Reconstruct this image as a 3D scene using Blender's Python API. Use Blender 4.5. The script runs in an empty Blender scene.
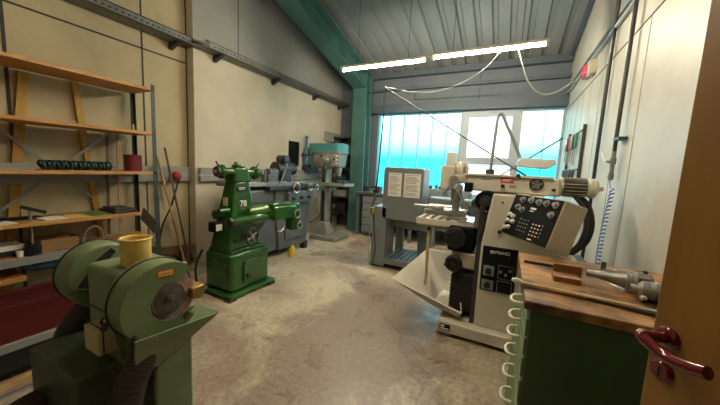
import bpy, bmesh, math, random
from mathutils import Vector, Matrix
random.seed(7)
SC = bpy.context.scene
COL = SC.collection
PI = math.pi

# ---------------------------------------------------------------- camera
cam_data = bpy.data.cameras.new('camera')
cam_data.sensor_width = 36
cam_data.lens = 14.625
cam_data.clip_start = 0.02
cam = bpy.data.objects.new('camera', cam_data)
COL.objects.link(cam)
yaw, pit, rol = math.radians(26.51), math.radians(6.71), math.radians(2.81)
fw = Vector((-math.sin(yaw)*math.cos(pit), math.cos(yaw)*math.cos(pit), -math.sin(pit)))
rt = Vector((math.cos(yaw), math.sin(yaw), 0))
up = rt.cross(fw)
r2 = rt*math.cos(rol) + up*math.sin(rol)
u2 = up*math.cos(rol) - rt*math.sin(rol)
mw = Matrix((r2, u2, -fw)).transposed().to_4x4()
mw.translation = Vector((0, 0, 1.5))
cam.matrix_world = mw
SC.camera = cam

# ---------------------------------------------------------------- sky, exposure
SC.view_settings.view_transform = 'Standard'
SC.view_settings.look = 'None'
SC.view_settings.exposure = 1.28
SC.view_settings.gamma = 1.0
SC.view_settings.use_curve_mapping = False
SKY_STRENGTH = 2.9
TUBE_STRENGTH = 120.0
TUBE_WARM = 64.0
world = bpy.data.worlds.new('sky')
SC.world = world
world.use_nodes = True
nt = world.node_tree
nt.nodes.clear()
w_out = nt.nodes.new('ShaderNodeOutputWorld')
w_bg = nt.nodes.new('ShaderNodeBackground')
w_ramp = nt.nodes.new('ShaderNodeValToRGB')
w_sep = nt.nodes.new('ShaderNodeSeparateXYZ')
w_map = nt.nodes.new('ShaderNodeMapRange')
w_tc = nt.nodes.new('ShaderNodeTexCoord')
nt.links.new(w_tc.outputs['Generated'], w_sep.inputs[0])
nt.links.new(w_sep.outputs['Z'], w_map.inputs['Value'])
w_map.inputs['From Min'].default_value = -0.12
w_map.inputs['From Max'].default_value = 0.26
nt.links.new(w_map.outputs['Result'], w_ramp.inputs['Fac'])
el = w_ramp.color_ramp.elements
el[0].position = 0.0; el[0].color = (0.008, 0.16, 0.20, 1)
el[1].position = 1.0; el[1].color = (1.0, 1.08, 1.12, 1)
e = el.new(0.42); e.color = (0.004, 0.23, 0.285, 1)
e = el.new(0.70); e.color = (0.66, 0.88, 0.90, 1)
nt.links.new(w_ramp.outputs['Color'], w_bg.inputs['Color'])
w_bg.inputs['Strength'].default_value = SKY_STRENGTH
nt.links.new(w_bg.outputs['Background'], w_out.inputs['Surface'])
SC.cycles.max_bounces = 8
SC.cycles.transparent_max_bounces = 12
SC.cycles.sample_clamp_indirect = 6.0
SC.cycles.caustics_reflective = False
SC.cycles.caustics_refractive = False

# ---------------------------------------------------------------- materials
def mat(name, color, rough=0.5, metal=0.0, var=0.0, scale=8.0, bump=0.0, stretch=None, color2=None, coat=0.0, spec=0.5):
    m = bpy.data.materials.new(name)
    m.use_nodes = True
    n = m.node_tree.nodes; l = m.node_tree.links
    p = n['Principled BSDF']
    c = (color[0], color[1], color[2], 1)
    p.inputs['Base Color'].default_value = c
    p.inputs['Roughness'].default_value = rough
    p.inputs['Metallic'].default_value = metal
    p.inputs['Specular IOR Level'].default_value = spec
    if coat: p.inputs['Coat Weight'].default_value = coat
    if var or bump or color2:
        tc = n.new('ShaderNodeTexCoord')
        mp = n.new('ShaderNodeMapping')
        l.new(tc.outputs['Object'], mp.inputs['Vector'])
        if stretch: mp.inputs['Scale'].default_value = stretch
        ns = n.new('ShaderNodeTexNoise')
        ns.inputs['Scale'].default_value = scale
        ns.inputs['Detail'].default_value = 6
        ns.inputs['Roughness'].default_value = 0.6
        l.new(mp.outputs['Vector'], ns.inputs['Vector'])
        if var or color2:
            rp = n.new('ShaderNodeValToRGB')
            lo = color2 if color2 else tuple(v*(1-var) for v in color)
            hi = color if color2 else tuple(min(1, v*(1+var)) for v in color)
            rp.color_ramp.elements[0].position = 0.32
            rp.color_ramp.elements[1].position = 0.68
            rp.color_ramp.elements[0].color = (*lo, 1)
            rp.color_ramp.elements[1].color = (*hi, 1)
            l.new(ns.outputs['Fac'], rp.inputs['Fac'])
            l.new(rp.outputs['Color'], p.inputs['Base Color'])
        if bump:
            b = n.new('ShaderNodeBump')
            b.inputs['Strength'].default_value = bump
            b.inputs['Distance'].default_value = 0.01
            l.new(ns.outputs['Fac'], b.inputs['Height'])
            l.new(b.outputs['Normal'], p.inputs['Normal'])
    return m

def emit(name, color, s):
    m = bpy.data.materials.new(name); m.use_nodes = True
    p = m.node_tree.nodes['Principled BSDF']
    p.inputs['Base Color'].default_value = (0.9, 0.9, 0.9, 1)
    p.inputs['Emission Color'].default_value = (*color, 1)
    p.inputs['Emission Strength'].default_value = s
    return m

def wood(name, c1, c2, scale=6.0, stretch=(1, 1, 14), rough=0.45, dirt=None):
    m = bpy.data.materials.new(name); m.use_nodes = True
    n = m.node_tree.nodes; l = m.node_tree.links; p = n['Principled BSDF']
    tc = n.new('ShaderNodeTexCoord'); mp = n.new('ShaderNodeMapping')
    l.new(tc.outputs['Object'], mp.inputs['Vector'])
    mp.inputs['Scale'].default_value = stretch
    ns = n.new('ShaderNodeTexNoise'); ns.inputs['Scale'].default_value = scale
    ns.inputs['Detail'].default_value = 8; ns.inputs['Distortion'].default_value = 0.6
    l.new(mp.outputs['Vector'], ns.inputs['Vector'])
    rp = n.new('ShaderNodeValToRGB')
    rp.color_ramp.elements[0].position = 0.3; rp.color_ramp.elements[1].position = 0.7
    rp.color_ramp.elements[0].color = (*c2, 1); rp.color_ramp.elements[1].color = (*c1, 1)
    l.new(ns.outputs['Fac'], rp.inputs['Fac'])
    out = rp.outputs['Color']
    if dirt:
        n2 = n.new('ShaderNodeTexNoise'); n2.inputs['Scale'].default_value = dirt[1]; n2.inputs['Detail'].default_value = 7
        l.new(tc.outputs['Object'], n2.inputs['Vector'])
        r2_ = n.new('ShaderNodeValToRGB')
        r2_.color_ramp.elements[0].position = 0.42; r2_.color_ramp.elements[1].position = 0.62
        l.new(n2.outputs['Fac'], r2_.inputs['Fac'])
        mx = n.new('ShaderNodeMix'); mx.data_type = 'RGBA'
        l.new(r2_.outputs['Color'], mx.inputs['Factor'])
        l.new(out, mx.inputs['A']); mx.inputs['B'].default_value = (*dirt[0], 1)
        out = mx.outputs['Result']
    l.new(out, p.inputs['Base Color'])
    p.inputs['Roughness'].default_value = rough
    bp = n.new('ShaderNodeBump'); bp.inputs['Strength'].default_value = 0.15; bp.inputs['Distance'].default_value = 0.005
    l.new(ns.outputs['Fac'], bp.inputs['Height']); l.new(bp.outputs['Normal'], p.inputs['Normal'])
    return m

def floor_mat():
    m = bpy.data.materials.new('worn_concrete_floor'); m.use_nodes = True
    n = m.node_tree.nodes; l = m.node_tree.links; p = n['Principled BSDF']
    tc = n.new('ShaderNodeTexCoord')
    def noise(s, d=6, dist=0.0, r=0.6):
        x = n.new('ShaderNodeTexNoise'); x.inputs['Scale'].default_value = s
        x.inputs['Detail'].default_value = d; x.inputs['Distortion'].default_value = dist; x.inputs['Roughness'].default_value = r
        l.new(tc.outputs['Object'], x.inputs['Vector']); return x
    def ramp(src, a, b, ca, cb):
        r = n.new('ShaderNodeValToRGB')
        r.color_ramp.elements[0].position = a; r.color_ramp.elements[1].position = b
        r.color_ramp.elements[0].color = (*ca, 1); r.color_ramp.elements[1].color = (*cb, 1)
        l.new(src, r.inputs['Fac']); return r
    def mix(f, a, b, mode='MIX'):
        x = n.new('ShaderNodeMix'); x.data_type = 'RGBA'; x.blend_type = mode
        if isinstance(f, float): x.inputs['Factor'].default_value = f
        else: l.new(f, x.inputs['Factor'])
        for s, k in ((a, 'A'), (b, 'B')):
            if isinstance(s, tuple): x.inputs[k].default_value = (*s, 1)
            else: l.new(s, x.inputs[k])
        return x.outputs['Result']
    base = ramp(noise(1.6, 8, 0.5).outputs['Fac'], 0.3, 0.7, (0.44, 0.375, 0.265), (0.66, 0.58, 0.44)).outputs['Color']
    # pinkish worn screed patch down the middle
    gm = n.new('ShaderNodeMapping'); gm.inputs['Location'].default_value = (1.0, -1.05, 0); gm.inputs['Scale'].default_value = (1.0, 0.45, 1)
    l.new(tc.outputs['Object'], gm.inputs['Vector'])
    ln_ = n.new('ShaderNodeVectorMath'); ln_.operation = 'LENGTH'; l.new(gm.outputs['Vector'], ln_.inputs[0])
    ad_ = n.new('ShaderNodeMath'); ad_.operation = 'MULTIPLY_ADD'; ad_.inputs[1].default_value = 1.9; 
    l.new(noise(1.7, 8, 1.0, 0.65).outputs['Fac'], ad_.inputs[0]); l.new(ln_.outputs['Value'], ad_.inputs[2])
    hv = n.new('ShaderNodeMath'); hv.operation = 'MULTIPLY'; hv.inputs[1].default_value = 0.5
    l.new(ad_.outputs[0], hv.inputs[0])
    walk = ramp(hv.outputs[0], 0.74, 0.86, (0.85, 0.85, 0.85), (0, 0, 0)).outputs['Color']
    patch = ramp(noise(0.75, 6, 0.8).outputs['Fac'], 0.46, 0.60, (0, 0, 0), (1, 1, 1)).outputs['Color']
    c = mix(patch, base, (0.32, 0.24, 0.185))
    c = mix(walk, c, (0.25, 0.19, 0.15))
    fine = ramp(noise(26, 8, 0.2, 0.75).outputs['Fac'], 0.35, 0.68, (0.50, 0.50, 0.50), (1.25, 1.22, 1.18)).outputs['Color']
    c = mix(0.8, c, fine, 'MULTIPLY')
    stains = ramp(noise(3.2, 8, 1.8, 0.75).outputs['Fac'], 0.61, 0.74, (0, 0, 0), (0.6, 0.6, 0.6)).outputs['Color']
    c = mix(stains, c, (0.105, 0.09, 0.078))
    light = ramp(noise(7.5, 8, 0.8, 0.75).outputs['Fac'], 0.62, 0.74, (0, 0, 0), (0.7, 0.7, 0.7)).outputs['Color']
    c = mix(light, c, (0.58, 0.53, 0.44))
    # cracks
    wv = n.new('ShaderNodeTexVoronoi'); wv.feature = 'DISTANCE_TO_EDGE'; wv.inputs['Scale'].default_value = 0.36
    dn = noise(2.2, 5, 0.0); ad = n.new('ShaderNodeVectorMath'); ad.operation = 'ADD'
    sc_ = n.new('ShaderNodeVectorMath'); sc_.operation = 'SCALE'; sc_.inputs['Scale'].default_value = 0.9
    l.new(dn.outputs['Color'], sc_.inputs[0]); l.new(tc.outputs['Object'], ad.inputs[0]); l.new(sc_.outputs[0], ad.inputs[1])
    l.new(ad.outputs[0], wv.inputs['Vector'])
    ck = ramp(wv.outputs['Distance'], 0.0, 0.010, (0.55, 0.55, 0.55), (0, 0, 0)).outputs['Color']
    c = mix(ck, c, (0.075, 0.062, 0.055))
    l.new(c, p.inputs['Base Color'])
    rr = ramp(noise(3.0, 5, 0.6).outputs['Fac'], 0.35, 0.65, (0.24, 0.24, 0.24), (0.50, 0.50, 0.50))
    l.new(rr.outputs['Color'], p.inputs['Roughness'])
    b = n.new('ShaderNodeBump'); b.inputs['Strength'].default_value = 0.25; b.inputs['Distance'].default_value = 0.004
    l.new(noise(40, 6).outputs['Fac'], b.inputs['Height']); l.new(b.outputs['Normal'], p.inputs['Normal'])
    return m

def pane_mat(name, tint, trans, mixf):
    m = bpy.data.materials.new(name); m.use_nodes = True
    n = m.node_tree.nodes; l = m.node_tree.links; n.clear()
    o = n.new('ShaderNodeOutputMaterial')
    t = n.new('ShaderNodeBsdfTransparent'); t.inputs['Color'].default_value = (*tint, 1)
    s = n.new('ShaderNodeBsdfTranslucent'); s.inputs['Color'].default_value = (*trans, 1)
    g = n.new('ShaderNodeBsdfGlossy'); g.inputs['Roughness'].default_value = 0.25
    mx = n.new('ShaderNodeMixShader'); mx.inputs[0].default_value = mixf
    l.new(t.outputs[0], mx.inputs[1]); l.new(s.outputs[0], mx.inputs[2])
    m2 = n.new('ShaderNodeMixShader'); m2.inputs[0].default_value = 0.04
    l.new(mx.outputs[0], m2.inputs[1]); l.new(g.outputs[0], m2.inputs[2])
    l.new(m2.outputs[0], o.inputs['Surface'])
    return m

M = {}
M['floor'] = floor_mat()
M['wall'] = mat('cream_concrete_wall', (0.46, 0.385, 0.238), 0.8, var=0.10, scale=2.2, bump=0.05)
M['wall_far'] = mat('pale_concrete_wall', (0.55, 0.49, 0.375), 0.8, var=0.09, scale=1.8, bump=0.05)
M['wall_right'] = mat('light_wall_panel', (0.50, 0.47, 0.395), 0.5, var=0.09, scale=2.6, bump=0.08)
M['wall_dim'] = mat('grey_brown_wall', (0.20, 0.17, 0.13), 0.85, var=0.1, scale=2)
M['wall_upper'] = mat('grey_upper_wall', (0.30, 0.30, 0.275), 0.8, var=0.08, scale=2)
M['joint'] = mat('dark_joint', (0.05, 0.045, 0.04), 0.9)
M['joint_soft'] = mat('panel_joint', (0.40, 0.37, 0.32), 0.9)
M['cladding'] = mat('blue_grey_cladding', (0.105, 0.125, 0.145), 0.6, var=0.1, scale=3)
M['cladding_dark'] = mat('dark_steel_beam', (0.06, 0.08, 0.10), 0.55)
M['roof'] = mat('grey_roof_deck', (0.185, 0.195, 0.19), 0.5, var=0.08, scale=2, stretch=(1, 0.2, 1))
M['teal_steel'] = mat('teal_painted_steel', (0.048, 0.125, 0.112), 0.45, var=0.15, scale=4)
M['pane_cyan'] = pane_mat('cyan_frosted_glass', (0.80, 1.0, 1.0), (0.12, 0.52, 0.58), 0.22)
M['pane_white'] = pane_mat('white_frosted_glass', (0.97, 1.0, 1.0), (1.0, 1.0, 1.0), 0.75)
M['white_frame'] = mat('backlit_white_frame', (0.34, 0.39, 0.43), 0.45)  # backlit shade of the white frames is put into this grey-blue
M['grey_frame'] = mat('grey_window_bar', (0.18, 0.36, 0.40), 0.5)
M['galv'] = mat('galvanised_steel', (0.17, 0.17, 0.155), 0.5, metal=0.4, var=0.25, scale=14)
M['dark_metal'] = mat('dark_metal', (0.055, 0.055, 0.055), 0.45, metal=0.5, var=0.3, scale=10)
M['black'] = mat('black_plastic', (0.014, 0.014, 0.015), 0.4)
M['rubber'] = mat('black_rubber', (0.018, 0.017, 0.016), 0.75, var=0.3, scale=12)
M['steel'] = mat('bright_steel', (0.55, 0.55, 0.54), 0.28, metal=0.9, var=0.15, scale=14)
M['steel_dull'] = mat('dull_steel', (0.30, 0.29, 0.27), 0.45, metal=0.8, var=0.25, scale=12)
M['trunk'] = mat('grey_trunking', (0.255, 0.25, 0.235), 0.55, var=0.08, scale=3)
M['shelf_wood'] = wood('orange_shelf_board', (0.52, 0.27, 0.08), (0.37, 0.165, 0.042), 5, (6, 1, 6), 0.5)
M['yellow_wood'] = wood('yellow_plank', (0.50, 0.30, 0.04), (0.34, 0.18, 0.02), 6, (6, 6, 1), 0.55)
M['light_wood'] = wood('pale_wood', (0.62, 0.44, 0.22), (0.46, 0.29, 0.12), 8, (5, 1, 5), 0.55)
M['stick_wood'] = wood('tan_stick', (0.50, 0.31, 0.14), (0.30, 0.16, 0.06), 8, (5, 5, 1), 0.55)
M['brown_stick'] = wood('brown_stick', (0.16, 0.08, 0.045), (0.08, 0.04, 0.02), 8, (5, 5, 1), 0.55)
M['bench_top'] = wood('worn_bench_top', (0.50, 0.265, 0.085), (0.20, 0.085, 0.026), 5, (1.5, 9, 4), 0.42, dirt=((0.05, 0.024, 0.010), 5.5))
M['post'] = mat('dark_green_post', (0.035, 0.055, 0.05), 0.5, var=0.2, scale=6)
M['strap'] = mat('grey_strap', (0.25, 0.26, 0.26), 0.5, metal=0.3)
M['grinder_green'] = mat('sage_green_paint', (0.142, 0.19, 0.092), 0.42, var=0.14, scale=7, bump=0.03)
M['grinder_shade'] = mat('shaded_sage_green', (0.050, 0.072, 0.033), 0.5, var=0.2, scale=7)  # darker copy of the sage green, shade put into the colour
M['lathe_green'] = mat('bright_green_enamel', (0.015, 0.080, 0.011), 0.25, var=0.22, scale=6, coat=0.3)
M['cab_green'] = mat('cabinet_green', (0.035, 0.075, 0.026), 0.5, var=0.12, scale=5)
M['drawer_green'] = mat('drawer_green', (0.13, 0.20, 0.085), 0.45, var=0.12, scale=5)
M['yellow_tin'] = mat('yellow_bucket_paint', (0.72, 0.53, 0.15), 0.5, color2=(0.55, 0.38, 0.10), scale=7)
M['cone_green'] = mat('worn_green_cone', (0.10, 0.17, 0.05), 0.3, metal=0.3)
M['brass'] = mat('brass', (0.55, 0.36, 0.13), 0.35, metal=0.85, var=0.2, scale=12)
M['orange'] = mat('orange_plate', (0.80, 0.35, 0.03), 0.5)
M['wheel'] = mat('pink_abrasive', (0.42, 0.24, 0.23), 0.9, var=0.2, scale=40)
M['flange'] = mat('worn_flange', (0.16, 0.14, 0.14), 0.4, metal=0.7, var=0.4, scale=10)
M['hose_brown'] = mat('dark_brown_hose', (0.030, 0.021, 0.014), 0.7, var=0.3, scale=14)
M['cream_box'] = mat('cream_switch_box', (0.48, 0.42, 0.24), 0.5, var=0.08, scale=9)
M['grey_paint'] = mat('blue_grey_machine_paint', (0.092, 0.105, 0.108), 0.42, var=0.12, scale=5)
M['saw_grey'] = mat('mid_grey_machine_paint', (0.165, 0.185, 0.195), 0.42, var=0.06, scale=4)
M['drill_grey'] = mat('drill_grey_paint', (0.205, 0.215, 0.185), 0.45, var=0.12, scale=6)
M['drill_teal'] = mat('teal_cover_paint', (0.045, 0.215, 0.235), 0.4, var=0.1, scale=6)
M['mill_white'] = mat('cream_machine_paint', (0.58, 0.545, 0.455), 0.4, var=0.07, scale=4)
M['mill_shade'] = mat('beige_machine_paint', (0.43, 0.39, 0.30), 0.42, var=0.1, scale=5)
M['panel_black'] = mat('black_panel', (0.007, 0.008, 0.010), 0.6, spec=0.12)
M['white'] = mat('white_print', (0.80, 0.79, 0.75), 0.5)
M['paper'] = mat('white_paper', (0.80, 0.78, 0.73), 0.8)
M['ink'] = mat('grey_ink', (0.16, 0.16, 0.17), 0.8)
M['red'] = mat('red_plate', (0.62, 0.03, 0.06), 0.45)
M['red_chest'] = mat('red_enamel', (0.06, 0.0012, 0.002), 0.5, var=0.2, scale=5)
M['red_handle'] = mat('dark_red_plastic', (0.12, 0.003, 0.006), 0.16, coat=0.5)
M['maroon'] = mat('maroon_tin', (0.14, 0.014, 0.018), 0.4)
M['red_plug'] = mat('red_plug', (0.32, 0.02, 0.025), 0.45)
M['yellow'] = mat('yellow_plastic', (0.60, 0.43, 0.02), 0.45)
M['dull_yellow'] = mat('dull_yellow_plastic', (0.40, 0.30, 0.08), 0.5)
M['blue_cloth'] = mat('blue_cloth', (0.05, 0.13, 0.22), 0.9, var=0.35, scale=30, bump=0.4)
M['pale_cloth'] = mat('light_blue_rag', (0.22, 0.36, 0.44), 0.9, var=0.3, scale=30, bump=0.4)
M['blue_hose'] = mat('blue_hose', (0.08, 0.14, 0.44), 0.4)
M['blue_bottle'] = mat('blue_plastic', (0.05, 0.14, 0.22), 0.4)
M['teal_coil'] = mat('dark_teal_coil', (0.02, 0.045, 0.048), 0.45, metal=0.4)
M['cardboard'] = wood('brown_cardboard', (0.36, 0.21, 0.09), (0.26, 0.14, 0.055), 4, (1, 1, 6), 0.8)
M['brown_block'] = wood('brown_block_wood', (0.25, 0.12, 0.045), (0.17, 0.075, 0.025), 5, (1, 6, 1), 0.6)
M['door_wood'] = wood('orange_brown_veneer', (0.31, 0.155, 0.033), (0.21, 0.097, 0.017), 3, (5, 5, 0.7), 0.38)
M['green_sheet'] = mat('green_folder', (0.06, 0.19, 0.05), 0.6)
M['yellow_sheet'] = mat('yellow_folder', (0.62, 0.46, 0.10), 0.6)
M['ivory_handle'] = mat('ivory_plastic', (0.68, 0.65, 0.54), 0.3)
M['tan_hose'] = mat('tan_hose', (0.48, 0.36, 0.18), 0.5)
M['lamp_white'] = mat('lamp_shade_white', (0.62, 0.63, 0.62), 0.4)
M['white_cable'] = mat('white_cable', (0.36, 0.36, 0.34), 0.5)
M['tube'] = emit('lit_tube', (1.0, 0.91, 0.72), TUBE_STRENGTH)
M['tube_warm'] = emit('added_warm_tube', (1.0, 0.86, 0.62), TUBE_WARM)  # glow of the added lamps above the near end
M['led'] = emit('orange_indicator', (1.0, 0.30, 0.06), 0.16)
M['batten'] = mat('batten_white', (0.36, 0.33, 0.26), 0.5)
M['blue_plastic'] = mat('tool_handle_red', (0.35, 0.04, 0.05), 0.5)
M['tool_green'] = mat('tool_handle_green', (0.03, 0.22, 0.14), 0.5)
M['glass_jar'] = mat('cloudy_jar', (0.42, 0.42, 0.38), 0.2)

# ---------------------------------------------------------------- mesh builder
ORG = {}

class B:
    def __init__(s): s.bm = bmesh.new()
    def box(s, x0, x1, y0, y1, z0, z1):
        v = [s.bm.verts.new(p) for p in ((x0,y0,z0),(x1,y0,z0),(x1,y1,z0),(x0,y1,z0),(x0,y0,z1),(x1,y0,z1),(x1,y1,z1),(x0,y1,z1))]
        for f in ((3,2,1,0),(4,5,6,7),(0,1,5,4),(1,2,6,5),(2,3,7,6),(3,0,4,7)): s.bm.faces.new([v[i] for i in f])
        return s
    def obox(s, c, size, rot=None):
        c = Vector(c); R = rot.to_3x3() if rot else Matrix.Identity(3)
        v = []
        for k in ((-1,-1,-1),(1,-1,-1),(1,1,-1),(-1,1,-1),(-1,-1,1),(1,-1,1),(1,1,1),(-1,1,1)):
            v.append(s.bm.verts.new(c + R @ Vector([k[i]*size[i]/2 for i in range(3)])))
        for f in ((3,2,1,0),(4,5,6,7),(0,1,5,4),(1,2,6,5),(2,3,7,6),(3,0,4,7)): s.bm.faces.new([v[i] for i in f])
        return s
    def bar(s, p0, p1, w, t, side=(0,0,1)):
        p0, p1 = Vector(p0), Vector(p1); d = (p1-p0); L = d.length; d.normalize()
        a = Vector(side); a = (a - d*a.dot(d)).normalized(); b = d.cross(a)
        R = Matrix((d, a, b)).transposed()
        return s.obox((p0+p1)/2, (L, w, t), R)
    def rev(s, prof, p0, d, n=24, cap=True):
        p0 = Vector(p0); d = Vector(d).normalized()
        a = Vector((0,0,1)) if abs(d.z) < 0.9 else Vector((1,0,0))
        a = (a - d*a.dot(d)).normalized(); b = d.cross(a)
        rings = []
        for r, h in prof:
            if r < 1e-6: rings.append([s.bm.verts.new(p0 + d*h)])
            else: rings.append([s.bm.verts.new(p0 + d*h + (a*math.cos(2*PI*i/n) + b*math.sin(2*PI*i/n))*r) for i in range(n)])
        for q, w in zip(rings, rings[1:]):
            for i in range(n):
                j = (i+1) % n
                if len(q) == 1 and len(w) == 1: continue
                if len(q) == 1: s.bm.faces.new((q[0], w[i], w[j]))
                elif len(w) == 1: s.bm.faces.new((q[i], w[0], q[j]))
                else: s.bm.faces.new((q[i], w[i], w[j], q[j]))
        if cap:
            if len(rings[0]) > 1: s.bm.faces.new(rings[0])
            if len(rings[-1]) > 1: s.bm.faces.new(list(reversed(rings[-1])))
        return s
    def cyl(s, p0, p1, r0, r1=None, n=24):
        p0, p1 = Vector(p0), Vector(p1); d = p1-p0
        return s.rev([(r0, 0), (r0 if r1 is None else r1, d.length)], p0, d, n)
    def tube(s, pts, r, n=8, smooth=0, closed=False):
        pts = [Vector(p) for p in pts]
        if smooth: pts = spline(pts, smooth)
        N = len(pts); rings = []; a = None
        for i, p in enumerate(pts):
            if closed: d = (pts[(i+1) % N] - pts[i-1]).normalized()
            else: d = (pts[min(i+1, N-1)] - pts[max(i-1, 0)]).normalized()
            if a is None:
                a = Vector((0,0,1)) if abs(d.z) < 0.9 else Vector((1,0,0))
            a = (a - d*a.dot(d)).normalized(); b = d.cross(a)
            rr = r(i/(N-1)) if callable(r) else r
            rings.append([s.bm.verts.new(p + (a*math.cos(2*PI*k/n) + b*math.sin(2*PI*k/n))*rr) for k in range(n)])
        pairs = list(zip(rings, rings[1:]))
        if closed: pairs.append((rings[-1], rings[0]))
        for q, w in pairs:
            for k in range(n):
                j = (k+1) % n
                s.bm.faces.new((q[k], q[j], w[j], w[k]))
        if not closed:
            s.bm.faces.new(list(reversed(rings[0]))); s.bm.faces.new(rings[-1])
        return s
    def torus(s, c, axis, R, r, n=28, m=8, a0=0, a1=2*PI):
        c = Vector(c); d = Vector(axis).normalized()
        a = Vector((0,0,1)) if abs(d.z) < 0.9 else Vector((1,0,0))
        a = (a - d*a.dot(d)).normalized(); b = d.cross(a)
        full = abs(a1-a0-2*PI) < 1e-6
        k = n if full else n+1
        return s.tube([c + (a*math.cos(a0+(a1-a0)*i/n) + b*math.sin(a0+(a1-a0)*i/n))*R for i in range(k)], r, m, closed=full)
    def prism(s, pts, axis, lo, hi):
        def P(p, t):
            return {'x': (t, p[0], p[1]), 'y': (p[0], t, p[1]), 'z': (p[0], p[1], t)}[axis]
        A = [s.bm.verts.new(P(p, lo)) for p in pts]; C = [s.bm.verts.new(P(p, hi)) for p in pts]
        s.bm.faces.new(A); s.bm.faces.new(list(reversed(C)))
        for i in range(len(pts)):
            j = (i+1) % len(pts)
            s.bm.faces.new((A[i], C[i], C[j], A[j]))
        return s
    def hexa(s, lo, hi):
        v = [s.bm.verts.new(p) for p in list(lo)+list(hi)]
        for f in ((3,2,1,0),(4,5,6,7),(0,1,5,4),(1,2,6,5),(2,3,7,6),(3,0,4,7)): s.bm.faces.new([v[i] for i in f])
        return s
    def ball(s, c, r, sz=(1,1,1)):
        k = s.bm.verts; n = 14; m = 8
        return s.rev([(max(0, r*math.sin(PI*i/m)), -r*math.cos(PI*i/m)) for i in range(m+1)], c, (0,0,1), n, cap=False)

def spline(pts, k):
    out = []
    P = [pts[0]*2-pts[1]] + pts + [pts[-1]*2-pts[-2]]
    for i in range(1, len(P)-2):
        for j in range(k):
            t = j/k; p0, p1, p2, p3 = P[i-1], P[i], P[i+1], P[i+2]
            out.append(0.5*((2*p1) + (p2-p0)*t + (2*p0-5*p1+4*p2-p3)*t*t + (3*p1-p0-3*p2+p3)*t**3))
    out.append(pts[-1]); return out

def rrect(w, h, r, n=4, cx=0, cy=0):
    out = []
    for (sx, sy, a0) in ((1,1,0),(-1,1,PI/2),(-1,-1,PI),(1,-1,1.5*PI)):
        for i in range(n+1):
            a = a0 + PI/2*i/n
            out.append((cx + sx*(w/2-r) + r*math.cos(a), cy + sy*(h/2-r) + r*math.sin(a)))
    return out

def thing(name, label, cat, loc=(0,0,0), rot=None, group=None):
    o = bpy.data.objects.new(name, None); COL.objects.link(o)
    o.empty_display_size = 0.1
    o.location = loc
    if rot is not None: o.rotation_euler = rot; ORG[o.name] = Vector((0,0,0))
    else: ORG[o.name] = Vector(loc)
    o['label'] = label; o['category'] = cat
    if group: o['group'] = group
    return o

def obj(name, b, m, parent=None, bevel=0.0, label=None, kind=None, angle=38, seg=2, org=None):
    bm = b.bm
    bmesh.ops.recalc_face_normals(bm, faces=bm.faces[:])
    o0 = Vector(org) if org is not None else (ORG[parent.name] if parent else Vector((0,0,0)))
    if o0.length: bmesh.ops.translate(bm, verts=bm.verts[:], vec=-o0)
    me = bpy.data.meshes.new(name); bm.to_mesh(me); bm.free()
    for p in me.polygons: p.use_smooth = True
    me.set_sharp_from_angle(angle=math.radians(angle))
    ms = m if isinstance(m, (list, tuple)) else [m]
    for x in ms: me.materials.append(M[x] if isinstance(x, str) else x)
    o = bpy.data.objects.new(name, me); COL.objects.link(o)
    if parent: o.parent = parent; ORG[o.name] = ORG[parent.name]
    else: o.location = o0; ORG[o.name] = o0
    if bevel:
        bv = o.modifiers.new('bevel', 'BEVEL'); bv.width = bevel; bv.segments = seg
        bv.limit_method = 'ANGLE'; bv.angle_limit = math.radians(40)
    if label: o['label'] = label
    if kind: o['kind'] = kind
    return o

def solo(name, b, m, label, cat, group=None, bevel=0.0, kind=None, angle=38):
    xs = [v.co for v in b.bm.verts]
    lo = Vector([min(c[i] for c in xs) for i in range(3)]); hi = Vector([max(c[i] for c in xs) for i in range(3)])
    o = obj(name, b, m, None, bevel, angle=angle, org=((lo.x+hi.x)/2, (lo.y+hi.y)/2, lo.z))
    o['label'] = label; o['category'] = cat
    if group: o['group'] = group
    if kind: o['kind'] = kind
    return o

def struct(name, b, m, bevel=0.0, parent=None, angle=38):
    o = obj(name, b, m, parent, bevel, angle=angle)
    if parent is None: o['kind'] = 'structure'
    return o

def text(name, s, size, mtx, m, parent, extrude=0.001):
    cu = bpy.data.curves.new(name, 'FONT'); cu.body = s; cu.size = size; cu.extrude = extrude
    cu.align_x = 'CENTER'; cu.align_y = 'CENTER'; cu.resolution_u = 3
    cu.materials.append(M[m])
    tmp = bpy.data.objects.new(name, cu); COL.objects.link(tmp)
    me = bpy.data.meshes.new_from_object(tmp.evaluated_get(bpy.context.evaluated_depsgraph_get()))
    bpy.data.objects.remove(tmp); bpy.data.curves.remove(cu)
    if not me.materials: me.materials.append(M[m])
    o = bpy.data.objects.new(name, me); COL.objects.link(o)
    if parent:
        o.parent = parent
        mtx = Matrix.Translation(-ORG[parent.name]) @ mtx
    o.matrix_local = mtx
    return o

def face_mtx(pos, xdir, ydir):
    x = Vector(xdir).normalized(); y = Vector(ydir).normalized(); z = x.cross(y)
    m = Matrix((x, y, z)).transposed().to_4x4(); m.translation = Vector(pos); return m

def copy_tree(o, parent=None):
    c = o.copy(); COL.objects.link(c)
    if parent: c.parent = parent
    for ch in [k for k in bpy.data.objects if k.parent == o]: copy_tree(ch, c)
    return c

XL, XL2, XR, YB, YF = -4.1, -3.95, 0.84, 6.62, -0.06
def roofz(y): return 3.68 + 0.2465*(6.6 - y)

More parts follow.
